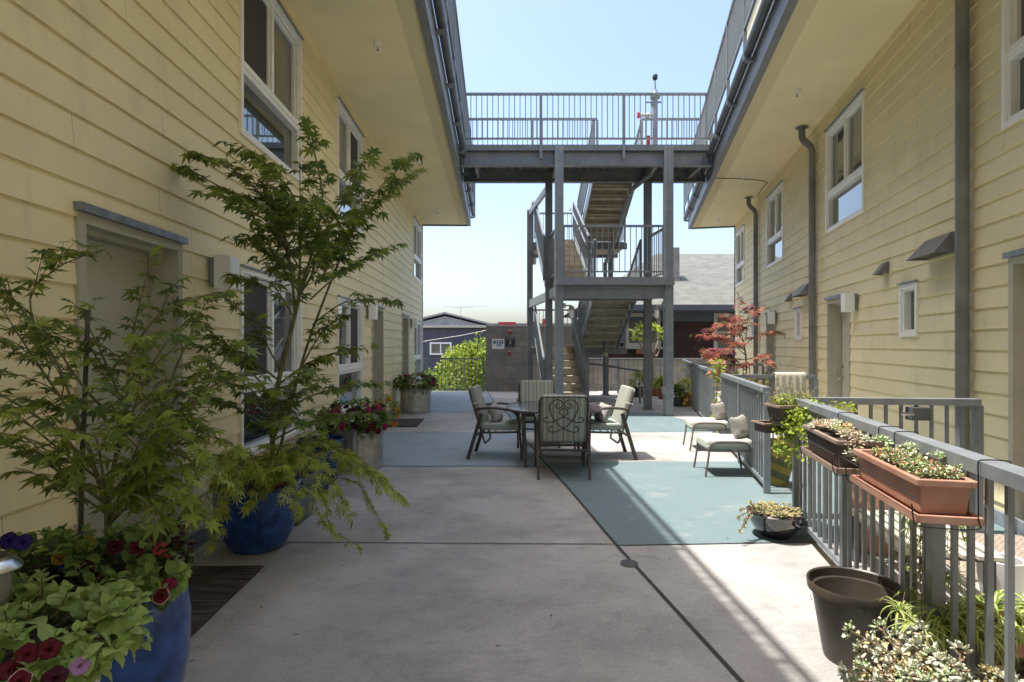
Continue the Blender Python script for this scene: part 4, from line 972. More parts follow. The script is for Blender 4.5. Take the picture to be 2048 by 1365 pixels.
def trough(name, label, loc, rz, Lx, Wt, H, m, rimm, taper=.82, rim=.02, tray=None, ribs=0, cat='planter'):
    t = thing(name, label, cat, loc, rz); mb = MB()
    def ring(l, w, z): return [mb._p((x*l/2, y*w/2, z)) for x, y in ((-1,-1),(1,-1),(1,1),(-1,1))]
    lb, wb = Lx-(1-taper)*Wt*1.2, Wt*taper
    R = [ring(lb, wb, .012), ring(Lx-.03, Wt-.03, H), ring(Lx-.045, Wt-.045, H), ring(lb-.02, wb-.02, .03)]
    for A, Bq in zip(R, R[1:]):
        for k in range(4): mb.face((A[k], A[(k+1) % 4], Bq[(k+1) % 4], Bq[k]))
    mb.face(R[0]); mb.face(R[-1])
    b = mb.build('body', m, t, bevel=.008)
    r = MB(); fr = [((-Lx/2, Lx/2), (-Wt/2, -Wt/2+.022)), ((-Lx/2, Lx/2), (Wt/2-.022, Wt/2)), ((-Lx/2, -Lx/2+.022), (-Wt/2+.022, Wt/2-.022)), ((Lx/2-.022, Lx/2), (-Wt/2+.022, Wt/2-.022))]
    for (xa, xb), (ya, yb) in fr: r.box(xa, xb, ya, yb, H-rim, H+.004)
    r.build('rim', rimm, t, bevel=.004)
    MB().box(-Lx/2+.035, Lx/2-.035, -Wt/2+.035, Wt/2-.035, H-.045, H-.03).build('soil', 'soil', t)
    if tray:
        mb = MB(); mb.box(-lb/2-.03, lb/2+.03, -wb/2-.02, wb/2+.02, -.012, .0); 
        for (xa, xb), (ya, yb) in (((-lb/2-.045, lb/2+.045), (-wb/2-.035, -wb/2-.02)), ((-lb/2-.045, lb/2+.045), (wb/2+.02, wb/2+.035)), ((-lb/2-.045, -lb/2-.03), (-wb/2-.02, wb/2+.02)), ((lb/2+.03, lb/2+.045), (-wb/2-.02, wb/2+.02))): mb.box(xa, xb, ya, yb, -.012, .018)
        mb.build('tray', tray, t, bevel=.003)
    if ribs:
        n = int(Lx/.028)
        for s in (-1, 1):
          q = MB()
          for i in range(n):
            x = -lb/2+.03+(lb-.06)*i/(n-1)
            q.bar((x*1.0, s*(wb/2+.001), .02), (x*1.03, s*((Wt-.03)/2+.002), H-.025), .007, .006)
          q.build('ribbing', m, t)
    return t
trough('planter_box', 'weathered grey-green glazed planter between the two blue pots', (-1.83, 4.76, 0), math.radians(88), .50, .40, .38, 'green_glaze', 'green_glaze', .62, .03)
def tub(label, loc, r, h):
    prof = [(r*.93, .001), (r*.97, .02), (r*.97, .05), (r*.985, .06), (r*.985, h*.1)]
    for i in range(9): prof.append((r*(.985+.0*i), h*(.1+.78*i/8)))
    prof += [(r*1.0, h*.9), (r*.985, h*.94), (r, h-.01), (r*1.02, h)]
    return pot('galvanised_tub', label, 'tub', loc, prof, 'galv', .012, n=120, wob=lambda u, z: (.012*math.cos(2*math.pi*u*30) if .1*h < z < .88*h else 0), group='galvanised tubs of petunias')
tub('galvanised round tub of petunias just behind the row of blue pots', (-1.83, 6.80, 0), .30, .50)
tub('galvanised round tub of petunias farthest along the left wall', (-2.08, 12.4, 0), .325, .53)
# white planter in the very corner and the path light
pot('planter_box', 'white planter filled with petunias in the bottom left corner', 'planter', (-1.27, 1.50, 0), [(.13, .001), (.15, .3), (.165, .66), (.172, .665), (.172, .69)], 'white_pot', .015)
sl_ = thing('path_light', 'round stainless solar path light standing among the petunias at the left edge', 'path light', (-1.285, 1.42, .60))
MB().lathe([(.060, .292), (.062, .297), (.050, .315), (.036, .325), (.01, .327)], 32).build('cap', 'chrome', sl_, True); MB().lathe([(.03, .326), (.03, .330), (.01, .331)], 24).build('solar_panel', 'black', sl_, True)
MB().lathe([(.022, .20), (.035, .225), (.042, .29), (.01, .291)], 20).build('lens', mat('clear_lens', (.25, .26, .26), .1, spec=.9), sl_, True); MB().tube([(0, 0, -.1), (0, 0, .20)], .011, 8).build('stem', 'chrome', sl_, True)

# ---------------------------------------------------------------- foliage tools
def safe(p, m=.03):
    lo = wallL(p.y)+m
    if p.x < lo: p.x = lo+ru(0, .03)
    if p.z < .02: p.z = .02
    return p
def twigs(cl, tw, path, spacing, ln, lf, mis, t0=.25, zb=.0, T=PALM, droop=.25, wall=True, tip=True, dens=1.0, r=.003, spread=1.0, step=None):
    pts = cr(path, 8); L = [0]
    for a, b in zip(pts, pts[1:]): L.append(L[-1]+(b-a).length)
    tot = L[-1]; s = tot*t0
    def pos(s):
        for i in range(1, len(L)):
            if s <= L[i]: f = (s-L[i-1])/max(1e-6, L[i]-L[i-1]); return pts[i-1].lerp(pts[i], f), (pts[i]-pts[i-1]).normalized()
        return pts[-1], (pts[-1]-pts[-2]).normalized()
    stops = []
    while s < tot: stops.append(s); s += spacing*ru(.6, 1.4)
    if tip: stops.append(tot)
    side = 1
    for s in stops:
        p, d = pos(s); k = 1-.45*(s/tot)
        side = -side
        h = Vector((d.y, -d.x, 0)); h = h.normalized() if h.length > .1 else Vector((ru(-1, 1), ru(-1, 1), 0)).normalized()
        dr = (h*side*ru(.4, 1)*spread+d*ru(.5, 1)+Vector((ru(-.3, .3), ru(-.3, .3), ru(-.05, .35)+zb))).normalized() if s < tot else d
        l = ln*k*ru(.6, 1.2); q = [p]; n = 4
        for i in range(1, n+1):
            q.append(q[-1]+dr*l/n); dr = (dr+Vector((0, 0, -.07*droop*4))+rv(.06)).normalized()
        if wall: q = [safe(x) for x in q]
        tw.tube(q, r*k+.0008, 4, .0008, cap=False)
        st = step or lf*.42; m = max(2, int(l/st*dens)); 
        for i in range(m+1):
            f = (i+.6)/(m+.6)*n; j = min(n-1, int(f)); pp = q[j].lerp(q[j+1], min(1, f-j)); dd = (q[j+1]-q[j]).normalized()
            hh = Vector((dd.y, -dd.x, 0)); hh = hh.normalized() if hh.length > .05 else Vector((1, 0, 0))
            for sg in ((-1, 1) if i < m else (0,)):
                if random.random() < .2: continue
                ld = (hh*sg*ru(.6, 1.1)+dd*ru(.3, 1)+Vector((0, 0, ru(-.55, .15)-droop*.5))).normalized()
                x = pp+ld*lf*.25
                if wall: x = safe(x)
                cl.add(T, place(x, ld, lf*ru(.65, 1.15), ru(-.7, .7)), random.choice(mis))
def P(px, py, Y): return at(px, py, Y)
class Tree:
    def __init__(s, name, label, cat, base, **k):
        s.t = thing(name, label, cat, base, 0, k.get('group')); s.b = Vector(base); s.cl = Cloud(); s.tw = MB(Matrix.Translation(-s.b)); s.tr = MB(Matrix.Translation(-s.b))
    def limb(s, pts, r0, r1, **k):
        q = cr(pts, 6); s.tr.tube(q, r0, 8, r1); 
        if k: twigs(s.cl, s.tw, pts, **k)
    def done(s, mats, bark='bark', twig='twig', crown='crown'):
        s.tr.build('trunk', bark, s.t, True)
        if s.tw.v: s.tw.build('twigs', twig, s.t)
        c = s.cl.build(crown, mats, s.t, Matrix.Translation(-s.b)); return c
# ---------------------------------------------------------------- nearer maple (left corner)
A = Tree('maple_tree', 'young green maple in the big blue corner pot, spreading in front of the near door', 'tree', (PA.x+.09, PA.y, .60))
b0 = P(218, 1130, 2.03)
kw = dict(spacing=.064, ln=.25, lf=.052, mis=[0, 1, 1, 2], droop=.32, r=.0022, step=.038)
A.limb([b0, P(217, 1060, 2.03), P(215, 1010, 2.03)], .013, .0115)
def la(pts, r0=.008, t0=.3, **o):
    k = dict(kw); k.update(o); A.limb(pts, r0, .0022, t0=t0, **k)
la([P(215, 1015, 2.03), P(190, 940, 2.05), P(162, 860, 2.1), P(70, 720, 2.2), P(5, 620, 2.3)], .009)
la([P(215, 1015, 2.03), P(228, 930, 2.05), P(250, 820, 2.1), P(262, 690, 2.15), P(285, 585, 2.2)], .009, .25)
la([P(218, 1000, 2.03), P(300, 880, 2.1), P(350, 740, 2.2), P(395, 640, 2.3)], .008)
la([P(218, 1040, 2.03), P(300, 930, 2.0), P(390, 810, 2.05), P(455, 710, 2.2)], .007)
la([P(190, 940, 2.05), P(110, 860, 2.0), P(20, 800, 1.95), P(-60, 760, 1.9)], .006)
la([P(162, 860, 2.1), P(120, 740, 2.15), P(60, 640, 2.1), P(20, 590, 2.05)], .006)
la([P(100, 740, 2.15), P(60, 600, 2.25), P(110, 540, 2.3), P(160, 515, 2.35)], .004, .45)
la([P(250, 820, 2.1), P(200, 700, 2.2), P(170, 640, 2.25)], .005)
la([P(215, 1010, 2.03), P(130, 950, 1.95), P(40, 900, 1.85), P(-40, 880, 1.8)], .006, .25)
la([P(216, 1030, 2.03), P(150, 985, 2.0), P(100, 960, 1.95)], .005)
la([P(300, 880, 2.1), P(380, 800, 2.15), P(450, 760, 2.25)], .005)
la([P(262, 700, 2.15), P(330, 620, 2.2), P(420, 590, 2.35)], .005)
la([P(228, 930, 2.05), P(290, 760, 1.9), P(330, 690, 1.85)], .006)
la([P(250, 850, 2.1), P(180, 790, 1.9), P(110, 690, 1.8)], .006)
la([P(200, 960, 2.0), P(120, 900, 1.85), P(60, 850, 1.75)], .005, mis=[1, 2, 2, 3])
for e in ((330, 960, 1.9), (400, 930, 2.0), (370, 880, 1.85), (440, 880, 2.2), (300, 1010, 1.85), (360, 1010, 1.95), (170, 900, 1.7)):
    la([P(218, 1050, 2.03), P((218+e[0])/2, e[1]-20, e[2]), P(*e)], .005, .3, mis=[1, 2, 2, 2], ln=.2)
A.done(['maple_deep', 'maple_dark', 'maple_mid', 'maple_light'])
st = thing('plant_stake', 'dark bamboo stake tied beside the nearer maple trunk', 'stake', P(158, 1110, 2.10)); o_ = Vector(st.location)
MB().tube([(0, 0, -.15), P(165, 900, 2.10)-o_, P(176, 620, 2.10)-o_], .0095, 7, .008).build('cane', 'stake', st, True); MB().tube([P(166, 930, 2.1)-o_, P(215, 925, 2.06)-o_], .003, 5).build('tie', 'black', st)
# ---------------------------------------------------------------- taller maple
T2 = Tree('maple_tree', 'taller green maple rising from the round blue pot to the upper window', 'tree', (PB.x+.11, PB.y, .42))
kb = dict(spacing=.072, ln=.31, lf=.078, mis=[0, 1, 1, 2], droop=.22, r=.003, step=.048)
def lb(pts, r0=.010, t0=.3, **o):
    k = dict(kb); k.update(o); T2.limb(pts, r0, .003, t0=t0, **k)
T2.limb([P(547, 985, 4.14), P(545, 880, 4.12), P(556, 770, 4.1), P(585, 650, 4.1), P(597, 600, 4.1)], .021, .014)
T2.limb([P(552, 985, 4.16), P(560, 900, 4.2), P(600, 740, 4.25), P(625, 660, 4.3)], .013, .009)
lb([P(590, 630, 4.1), P(578, 520, 4.0), P(535, 430, 3.95), P(450, 380, 3.9), P(388, 345, 3.88)], .011, .35)
lb([P(578, 540, 4.0), P(560, 440, 3.9), P(480, 350, 3.8), P(425, 320, 3.8)], .008, .3)
lb([P(597, 600, 4.1), P(600, 500, 4.05), P(590, 400, 4.0), P(520, 320, 3.95), P(490, 305, 3.95)], .011, .3)
lb([P(597, 600, 4.1), P(625, 500, 4.1), P(645, 400, 4.1), P(632, 320, 4.1), P(625, 285, 4.1)], .011, .3)
lb([P(625, 660, 4.3), P(680, 520, 4.3), P(735, 410, 4.3), P(795, 340, 4.3)], .010, .3)
lb([P(640, 560, 4.2), P(710, 450, 4.4), P(770, 395, 4.5), P(806, 362, 4.6)], .007, .35)
lb([P(640, 480, 4.1), P(690, 400, 4.1), P(720, 335, 4.15)], .007, .3)
lb([P(610, 560, 4.1), P(560, 470, 3.8), P(500, 420, 3.6), P(470, 400, 3.5)], .007)
lb([P(620, 560, 4.1), P(640, 470, 3.85), P(600, 420, 3.7)], .007)
lb([P(620, 600, 4.2), P(690, 540, 4.3), P(765, 500, 4.5)], .007, .4)
lb([P(625, 650, 4.3), P(690, 605, 4.4), P(770, 600, 4.6)], .006, .45, ln=.22)
lb([P(590, 640, 4.1), P(545, 570, 3.95), P(500, 560, 3.85)], .006)
lb([P(585, 560, 4.1), P(530, 500, 4.0), P(505, 480, 3.9)], .006)
for e in ((640, 520, 3.8), (560, 520, 4.3), (680, 470, 4.1), (540, 380, 4.0), (600, 350, 4.2), (660, 440, 4.4), (520, 460, 4.2)):
    lb([P(600, 590, 4.1), P((600+e[0])/2, (590+e[1])/2, e[2]), P(*e)], .006, .35)
for a, e in (((556, 770, 4.1), (690, 700, 4.2)), ((556, 760, 4.1), (440, 700, 3.9)), ((550, 800, 4.1), (390, 640, 3.9)), ((560, 740, 4.1), (480, 620, 3.9)), ((550, 830, 4.12), (720, 770, 4.4)),
             ((547, 860, 4.12), (380, 790, 3.8)), ((548, 880, 4.12), (700, 830, 4.2)), ((548, 870, 4.12), (600, 760, 3.7)), ((548, 850, 4.12), (480, 760, 3.7)), ((600, 740, 4.25), (670, 640, 4.2)), ((547, 890, 4.1), (560, 840, 3.6))):
    lb([P(*a), P((a[0]+e[0])/2, (a[1]+e[1])/2-12, (a[2]+e[2])/2), P(*e)], .008, .35)
T2.done(['maple_deep', 'maple_dark', 'maple_mid'])
LC = Tree('laceleaf_maple', 'low weeping laceleaf maple, bright green, spilling over the round blue pot and onto the floor', 'shrub', (PB.x+.02, PB.y-.05, .42))
kl = dict(spacing=.05, ln=.18, lf=.06, mis=[0, 1, 1, 2], droop=.55, r=.0022, T=LACE, step=.034)
for e in ((430, 900, 3.75, 370, 985), (470, 890, 3.6, 400, 1020), (500, 900, 3.55, 440, 1010), (540, 910, 3.6, 500, 1000), (600, 890, 3.8, 640, 985), (620, 900, 3.9, 690, 1010),
          (640, 880, 4.2, 760, 960), (650, 870, 4.3, 800, 990), (560, 920, 3.5, 590, 1010), (480, 930, 3.4, 430, 1060), (620, 860, 4.4, 700, 930), (560, 880, 3.7, 540, 960)):
    LC.limb([P(535, 965, 4.1), P(e[0], e[1]+10, e[2]), P(e[3], e[4], e[2]-.05)], .005, .0018, t0=.2, **kl)
for e in ((640, 1000, 3.85, 660, 1050, 712, 1090), (700, 980, 4.3, 740, 1010, 772, 1062), (620, 1010, 3.5, 640, 1035, 670, 1068), (740, 960, 4.6, 790, 985, 812, 1002)):
    LC.limb([P(560, 965, 4.1), P(e[0], e[1]-20, e[2]), P(e[3], e[4], e[2]), P(e[5], e[6], e[2])], .003, .0012, t0=.45, **dict(kl, ln=.07, lf=.045))
LC.done(['maple_mid', 'maple_light', 'bush_light'])
# ---------------------------------------------------------------- petunias and bedding
def shoots(cl, c, rad, n, lf, mis, T=OVATE, pairs=4, up=.6, tw=None, zmin=-9, spill=0):
    c = Vector(c)
    for _ in range(n):
        d = Vector((random.gauss(0, 1), random.gauss(0, 1), abs(random.gauss(0, .8))-spill*random.random())).normalized()
        k = ru(.45, 1)**.5
        p = c+Vector((d.x*rad[0], d.y*rad[1], d.z*rad[2]))*k
        ax = (Vector((d.x, d.y, d.z*.6+up))+rv(.25)).normalized()
        if tw: tw.tube([c+(p-c)*.72, p-ax*.02, p+ax*lf*.8], .003, 4, .0015, cap=False)
        x = ax.cross(Vector((.3, .9, .2))).normalized(); y = ax.cross(x)
        for j in range(pairs):
            s = lf*(1.0-.2*j)*ru(.8, 1.15); a0 = j*math.pi/2+ru(-.3, .3)
            for q in (0, math.pi):
                dd = (x*math.cos(a0+q)+y*math.sin(a0+q)+ax*(.15+.28*j)).normalized()
                pp = p+ax*lf*.26*j
                if pp.z < zmin: pp.z = zmin
                cl.add(T, place(pp, dd, s, ru(-.4, .4)), random.choice(mis))
def plant(name, label, cat, base, mats, build, group=None, stem='twig', fl=None):
    t = thing(name, label, cat, base, 0, group); cl = Cloud(); tw = MB(Matrix.Translation(-Vector(base))); build(cl, tw)
    f = cl.build('foliage', mats, t, Matrix.Translation(-Vector(base)))
    if tw.v: tw.build('stems', stem, t)
    return t
PMESH = {}
def flower(parent, p, d, s, kind, edge=None):
    key = (kind, edge)
    if key not in PMESH:
        c = Cloud(); c.add(PET, Matrix.Rotation(0, 4, 'X')); ob = c.build('flower', [kind, edge or kind]); PMESH[key] = ob.data; bpy.data.objects.remove(ob)
    o = link('flower', PMESH[key], parent); o.matrix_basis = Matrix.Translation(Vector(p)-Vector(parent.location)) @ Vector(d).to_track_quat('Z', 'Y').to_matrix().to_4x4() @ Matrix.Diagonal((s*ru(.85, 1.1), s*ru(.75, 1.1), s*ru(.7, 1.8), 1)) @ Matrix.Rotation(ru(0, 6), 4, 'Z')
def tocam(p, up=.4, side=0): v = (Vector((0, 0, 1.2))-Vector(p)).normalized(); return (v+Vector((side, 0, up))+rv(.25)).normalized()
pl = plant('petunia', 'bushy petunias with burgundy flowers around the nearer maple in the corner pot', 'plant', (PA.x, PA.y, .6), ['pet_leaf', 'pet_leaf_light', 'pet_leaf_dark'],
    lambda cl, tw: (shoots(cl, (-1.45, 1.96, .64), (.30, .28, .17), 130, .058, [0, 0, 1, 2], T=ROUND, tw=tw, spill=.5), shoots(cl, (-1.60, 1.98, .62), (.24, .2, .13), 50, .05, [0, 2, 2], tw=tw)))
for (x, y, Y, k, e) in ((246, 1187, 1.80, 'burgundy', 'petal_edge'), (172, 1138, 1.84, 'burgundy', 'petal_edge'), (212, 1163, 1.80, 'burgundy', 'orange_petal'), (322, 1192, 1.86, 'crimson', 'petal_edge'), (338, 1168, 1.9, 'magenta', 'burgundy'), (275, 1098, 1.9, 'crimson', 'burgundy'),
                        (120, 1118, 1.9, 'orange_petal', 'yellow_petal'), (150, 1120, 1.95, 'orange_petal', 'orange_petal'), (176, 1083, 2.0, 'orange_petal', 'yellow_petal'), (45, 1085, 1.8, 'violet', 'violet'), (18, 1082, 1.85, 'violet', 'dark_petal'), (30, 1200, 1.75, 'dark_petal', 'burgundy'), (50, 1190, 1.75, 'dark_petal', 'magenta'), (230, 1095, 1.9, 'burgundy', 'burgundy')):
    p = P(x, y, Y); flower(pl, p, tocam(p), .028 if k != 'orange_petal' else .024, k, e)
pl = plant('petunia', 'light green petunias with dark red flowers spilling from the white corner planter', 'plant', (-1.27, 1.5, .66), ['pet_leaf', 'pet_leaf_light', 'pet_leaf_dark'],
    lambda cl, tw: shoots(cl, (-1.24, 1.46, .68), (.26, .22, .13), 150, .052, [0, 1, 1], T=ROUND, tw=tw, spill=.7))
for (x, y, Y, k, e) in ((55, 1308, 1.3, 'crimson', 'crimson'), (98, 1298, 1.32, 'crimson', 'burgundy'), (22, 1340, 1.28, 'crimson', 'burgundy'), (160, 1332, 1.32, 'lilac', 'lilac'), (40, 1362, 1.25, 'crimson', 'petal_edge'), (110, 1355, 1.28, 'burgundy', 'burgundy')):
    p = P(x, y, Y); flower(pl, p, tocam(p, .5), .026, k, e)
pl = plant('geranium', 'coral flowered plant with dark leaves on the right side of the corner pot', 'plant', (-1.24, 2.05, .62), ['red_leaf3', 'pet_leaf_dark', 'burgundy'], lambda cl, tw: shoots(cl, (-1.25, 2.05, .66), (.10, .10, .16), 42, .033, [0, 1, 2], tw=tw))
for i in range(26):
    c = random.choice([(318, 1100), (330, 1110), (322, 1085), (300, 1078)]); p = P(c[0]+ru(-11, 11), c[1]+ru(-9, 9), 1.97+ru(-.03, .03)); flower(pl, p, tocam(p, .3), .0075, 'coral', 'coral')
def petbed(label, base, c, rad, n, lf, nf, kinds, fs, spill=.7, name='petunia'):
    pl = plant(name, label, 'plant', base, ['pet_leaf_dark', 'pet_leaf', 'maple_mid'], lambda cl, tw: shoots(cl, c, rad, n, lf, [0, 0, 1, 2], tw=tw, spill=spill, pairs=3))
    for i in range(nf):
        a = ru(-2.9, .4); el = ru(-.35, .9); d = Vector((math.cos(a)*math.cos(el), math.sin(a)*math.cos(el), math.sin(el)))
        p = Vector(c)+Vector((d.x*rad[0], d.y*rad[1], d.z*rad[2]))*1.03; k = random.choice(kinds); flower(pl, p, (d+Vector((0, -.3, .2))).normalized(), fs*ru(.8, 1.15), *k)
    return pl
petbed('petunias in crimson, magenta and near black over the first galvanised tub', (-1.83, 6.8, .48), (-1.84, 6.72, .56), (.42, .38, .26), 330, .055, 48, [('burgundy', 'burgundy'), ('magenta', 'magenta'), ('magenta', 'magenta'), ('crimson', 'crimson'), ('dark_petal', 'burgundy'), ('dark_petal', 'dark_petal')], .036, 1.0)
petbed('mixed dark petunias crowning the farthest galvanised tub', (-2.08, 12.4, .5), (-2.06, 12.35, .60), (.47, .42, .26), 300, .06, 34, [('burgundy', 'burgundy'), ('magenta', 'magenta'), ('crimson', 'dark_petal'), ('dark_petal', 'dark_petal')], .036, .8)
mg = plant('marigold', 'orange trailing flowers on the right edge of the first galvanised tub', 'plant', (-1.55, 6.9, .5), ['bush_mid', 'maple_mid'], lambda cl, tw: shoots(cl, (-1.52, 6.9, .62), (.17, .2, .22), 90, .032, [0, 1], tw=tw, spill=.4))
for i in range(16): p = P(*random.choice([(795, 820), (800, 832), (790, 848), (783, 845), (778, 800), (760, 803)]), 6.75)+rv(.02); flower(mg, p, tocam(p, .1), .022, 'orange_petal', 'orange_petal')
plant('geranium', 'small red-leaved plant at the base of the taller maple', 'plant', (-1.72, 4.0, .42), ['red_leaf', 'maple_dark', 'burgundy'], lambda cl, tw: (shoots(cl, (-1.68, 3.98, .44), (.12, .1, .12), 40, .035, [0, 1, 1, 2], tw=tw), shoots(cl, (-1.98, 4.0, .44), (.10, .1, .14), 40, .035, [0, 1, 2], tw=tw)))
# ---------------------------------------------------------------- sunlit shrub and trees beyond
def bush(name, label, cat, base, blobs, n, lf, mats, mis, T=OVATE, trunk=None):
    t = thing(name, label, cat, base); b = Vector(base); cl = Cloud()
    tot = sum(r[0]*r[1]*r[2] for c, r in blobs)
    for c, r in blobs:
        for i in range(int(n*r[0]*r[1]*r[2]/tot)):
            d = Vector((random.gauss(0, 1), random.gauss(0, 1), random.gauss(0, 1))).normalized()*ru(.3, 1)**.4*(1+.22*math.sin(7*random.random()*3)*0+ru(-.05, .16))
            p = Vector(c)+Vector((d.x*r[0], d.y*r[1], d.z*r[2])); cl.add(T, place(p, (d+rv(.8)+Vector((0, 0, -.1))).normalized(), lf*ru(.6, 1.2), ru(-2, 2)), random.choice(mis))
    cl.build('crown', mats, t, Matrix.Translation(-b))
    if trunk:
        m = MB()
        for q in trunk: m.tube([Vector(x)-b for x in q], .05, 6, .012)
        m.build('trunk', 'twig', t, True)
    return t
bush('shrub', 'bright yellow-green sunlit shrub filling the view through the far left railing', 'shrub', (-1.9, 20, -3),
     [((-1.65, 19.9, .2), (1.0, .9, 1.15)), ((-1.25, 19.8, .9), (.55, .6, .75)), ((-2.7, 20.2, -.4), (.9, .9, .95)), ((-1.0, 19.6, -.6), (.9, .8, 1.2)), ((-2.0, 19.7, -1.2), (1.5, .9, 1.1)), ((-1.6, 20, 1.15), (.22, .22, .45)), ((-2.15, 20, .85), (.3, .3, .35)), ((-1.15, 19.9, 1.45), (.22, .2, .42)), ((-.95, 19.9, .3), (.6, .6, 1.2)), ((-3.1, 20.0, -.1), (.4, .5, .5)), ((-1.75, 19.9, .95), (.5, .5, .5))],
     14000, .10, ['bush_light', 'bush_mid', 'bush_dark', 'red_leaf2'], [0, 0, 0, 1, 1, 2] + [3]*0, trunk=[[(-1.9, 20, -3), (-1.7, 20, -.5), (-1.3, 19.9, 1.0)], [(-1.9, 20, -3), (-2.3, 20, -.5), (-2.7, 20.1, .2)], [(-1.9, 20, -3), (-1.2, 19.9, -.5), (-1.0, 19.8, .6)]])
# red maple
RM = Tree('red_maple', 'red-leaved Japanese maple behind the second railing, in front of the right wall', 'tree', (4.35, 10.6, 0))
kr = dict(spacing=.085, ln=.33, lf=.12, mis=[0, 0, 1, 2, 3], droop=.15, r=.004, wall=False, T=LACE, step=.06)
RM.limb([Vector((4.33, 10.6, .2)), P(1494, 800, 10.6), P(1492, 720, 10.6), P(1488, 690, 10.6)], .022, .014)
for pts in ([(1490, 700, 10.6), (1480, 650, 10.6), (1478, 610, 10.6)], [(1490, 710, 10.6), (1455, 680, 10.4), (1420, 675, 10.3), (1408, 672, 10.2)], [(1490, 690, 10.6), (1460, 650, 10.5), (1425, 655, 10.5)], [(1490, 720, 10.6), (1450, 715, 10.3), (1420, 705, 10.1)],
            [(1490, 690, 10.6), (1515, 670, 10.7), (1545, 665, 10.8)], [(1490, 680, 10.6), (1500, 640, 10.8), (1515, 620, 10.9)], [(1490, 720, 10.6), (1515, 715, 10.4), (1530, 720, 10.3)], [(1488, 700, 10.6), (1470, 690, 10.2), (1450, 700, 10.0)], [(1490, 740, 10.6), (1470, 730, 10.3), (1450, 740, 10.2)], [(1490, 690, 10.6), (1478, 660, 10.8), (1455, 635, 11)]):
    RM.limb([P(*q) for q in pts], .009, .003, t0=.3, **kr)
RM.done(['red_leaf', 'red_leaf2', 'red_leaf3', 'burgundy'])
pot('plant_pot', 'brown pot at the foot of the red maple behind the railing', 'plant pot', (4.33, 10.6, 0), [(.16, .001), (.2, .15), (.22, .34), (.23, .36)], 'terracotta')
bush('shrub', 'low bronze and green shrub under the red maple', 'shrub', (4.0, 9.9, 0), [((4.0, 9.9, .62), (.35, .3, .32)), ((4.4, 9.8, .68), (.3, .3, .28))], 700, .06, ['red_leaf2', 'bush_mid', 'red_leaf3', 'bush_dark'], [0, 1, 2, 3], trunk=[[(4.0, 9.9, 0), (4.0, 9.9, .5)], [(4.0, 9.9, 0), (4.4, 9.8, .5)]])
# plumeria
PLm = Tree('plumeria', 'pale-stemmed plumeria with leaf tufts at its tips, behind the right stair columns', 'plant', (4.0, 16.3, .2))
cl = PLm.cl
PLm.limb([P(1306, 775, 16.3), P(1306, 730, 16.3), P(1304, 705, 16.3)], .04, .03)
for e in ((1272, 668), (1283, 658), (1300, 664), (1312, 658), (1320, 666), (1277, 680), (1292, 672), (1324, 680)):
    a = P(1304, 705, 16.3); b = P((1304+e[0])/2, e[1]+32, 16.3+ru(-.3, .3)); c = P(*e, 16.3+ru(-.4, .4)); PLm.tr.tube(cr([a, b, c], 5), .028, 7, .018)
    for k in range(18):
        d = Vector((ru(-1, 1), ru(-1, 1), ru(-.1, .9))).normalized(); cl.add(SLIM, place(c, d, ru(.16, .27), ru(-.5, .5)), random.choice([0, 0, 1]))
PLm.done(['bush_light', 'bush_mid'], 'paletwig', 'paletwig')
def smallpot(label, x, y, r, h, m, mats, n, lf, rad, T=OVATE, fl=None, plab='small plant', pname='houseplant'):
    pot('plant_pot', label, 'plant pot', (x, y, 0), [(r*.7, .001), (r*.9, h*.4), (r, h*.9), (r*1.06, h*.92), (r*1.06, h)], m, .02, n=28)
    t = plant(pname, plab, 'plant', (x, y, h-.03), mats, lambda cl, tw: shoots(cl, (x, y, h+.02), rad, n, lf, list(range(len(mats))), T=T, tw=tw, pairs=3))
    for q in (fl or []): flower(t, q[0], tocam(q[0], .1), q[1], q[2], q[2])
smallpot('dark glazed pot beside the guard tube behind the stair', 3.5, 16.0, .19, .28, 'black_glaze', ['bush_mid', 'bush_light'], 26, .17, (.18, .18, .5), SLIM, plab='slender upright plant in the dark pot behind the stair')
smallpot('brown pot at the foot of the plumeria', 4.05, 16.3, .23, .38, 'terracotta', ['bush_dark'], 8, .06, (.12, .12, .1), plab='small leafy growth at the foot of the plumeria')
smallpot('little terracotta pot with a bright green plant left of the right front column', 4.02, 15.4, .13, .25, 'terracotta', ['bush_mid', 'bush_light'], 40, .13, (.22, .2, .3), plab='bright green leafy plant left of the right front column')
smallpot('squat terracotta pot with a yellow flower, right of the right front column', 4.14, 13.7, .19, .30, 'terracotta', ['bush_mid', 'bush_light', 'succ_green'], 36, .14, (.22, .2, .32), SLIM, [(P(1370, 762, 13.6), .06, 'yellow_petal')], plab='spiky plant with one yellow flower in the squat terracotta pot')
smallpot('dark green pot beside the squat terracotta pot', 3.86, 13.6, .14, .2, 'green_glaze', ['bush_dark', 'bush_mid'], 40, .10, (.2, .2, .25), plab='dark bushy plant in the dark green pot by the far corner railing')
fx = trough('planter_box', 'terracotta box with pink flowers hung on the long far railing', (5.95, 16.95, 1.0), 0, .75, .2, .17, 'terracotta', 'terracotta')
fp = plant('petunia', 'pink flowers filling the terracotta box on the long far railing', 'plant', (5.95, 16.95, 1.13), ['bush_mid', 'red_leaf'], lambda cl, tw: shoots(cl, (5.95, 16.93, 1.18), (.36, .14, .14), 60, .07, [0, 1]))
for i in range(40): p = Vector((5.95+ru(-.36, .36), 16.8+ru(-.06, .06), 1.2+ru(-.02, .14))); flower(fp, p, tocam(p, .3), .035, 'pink_petal', 'magenta')
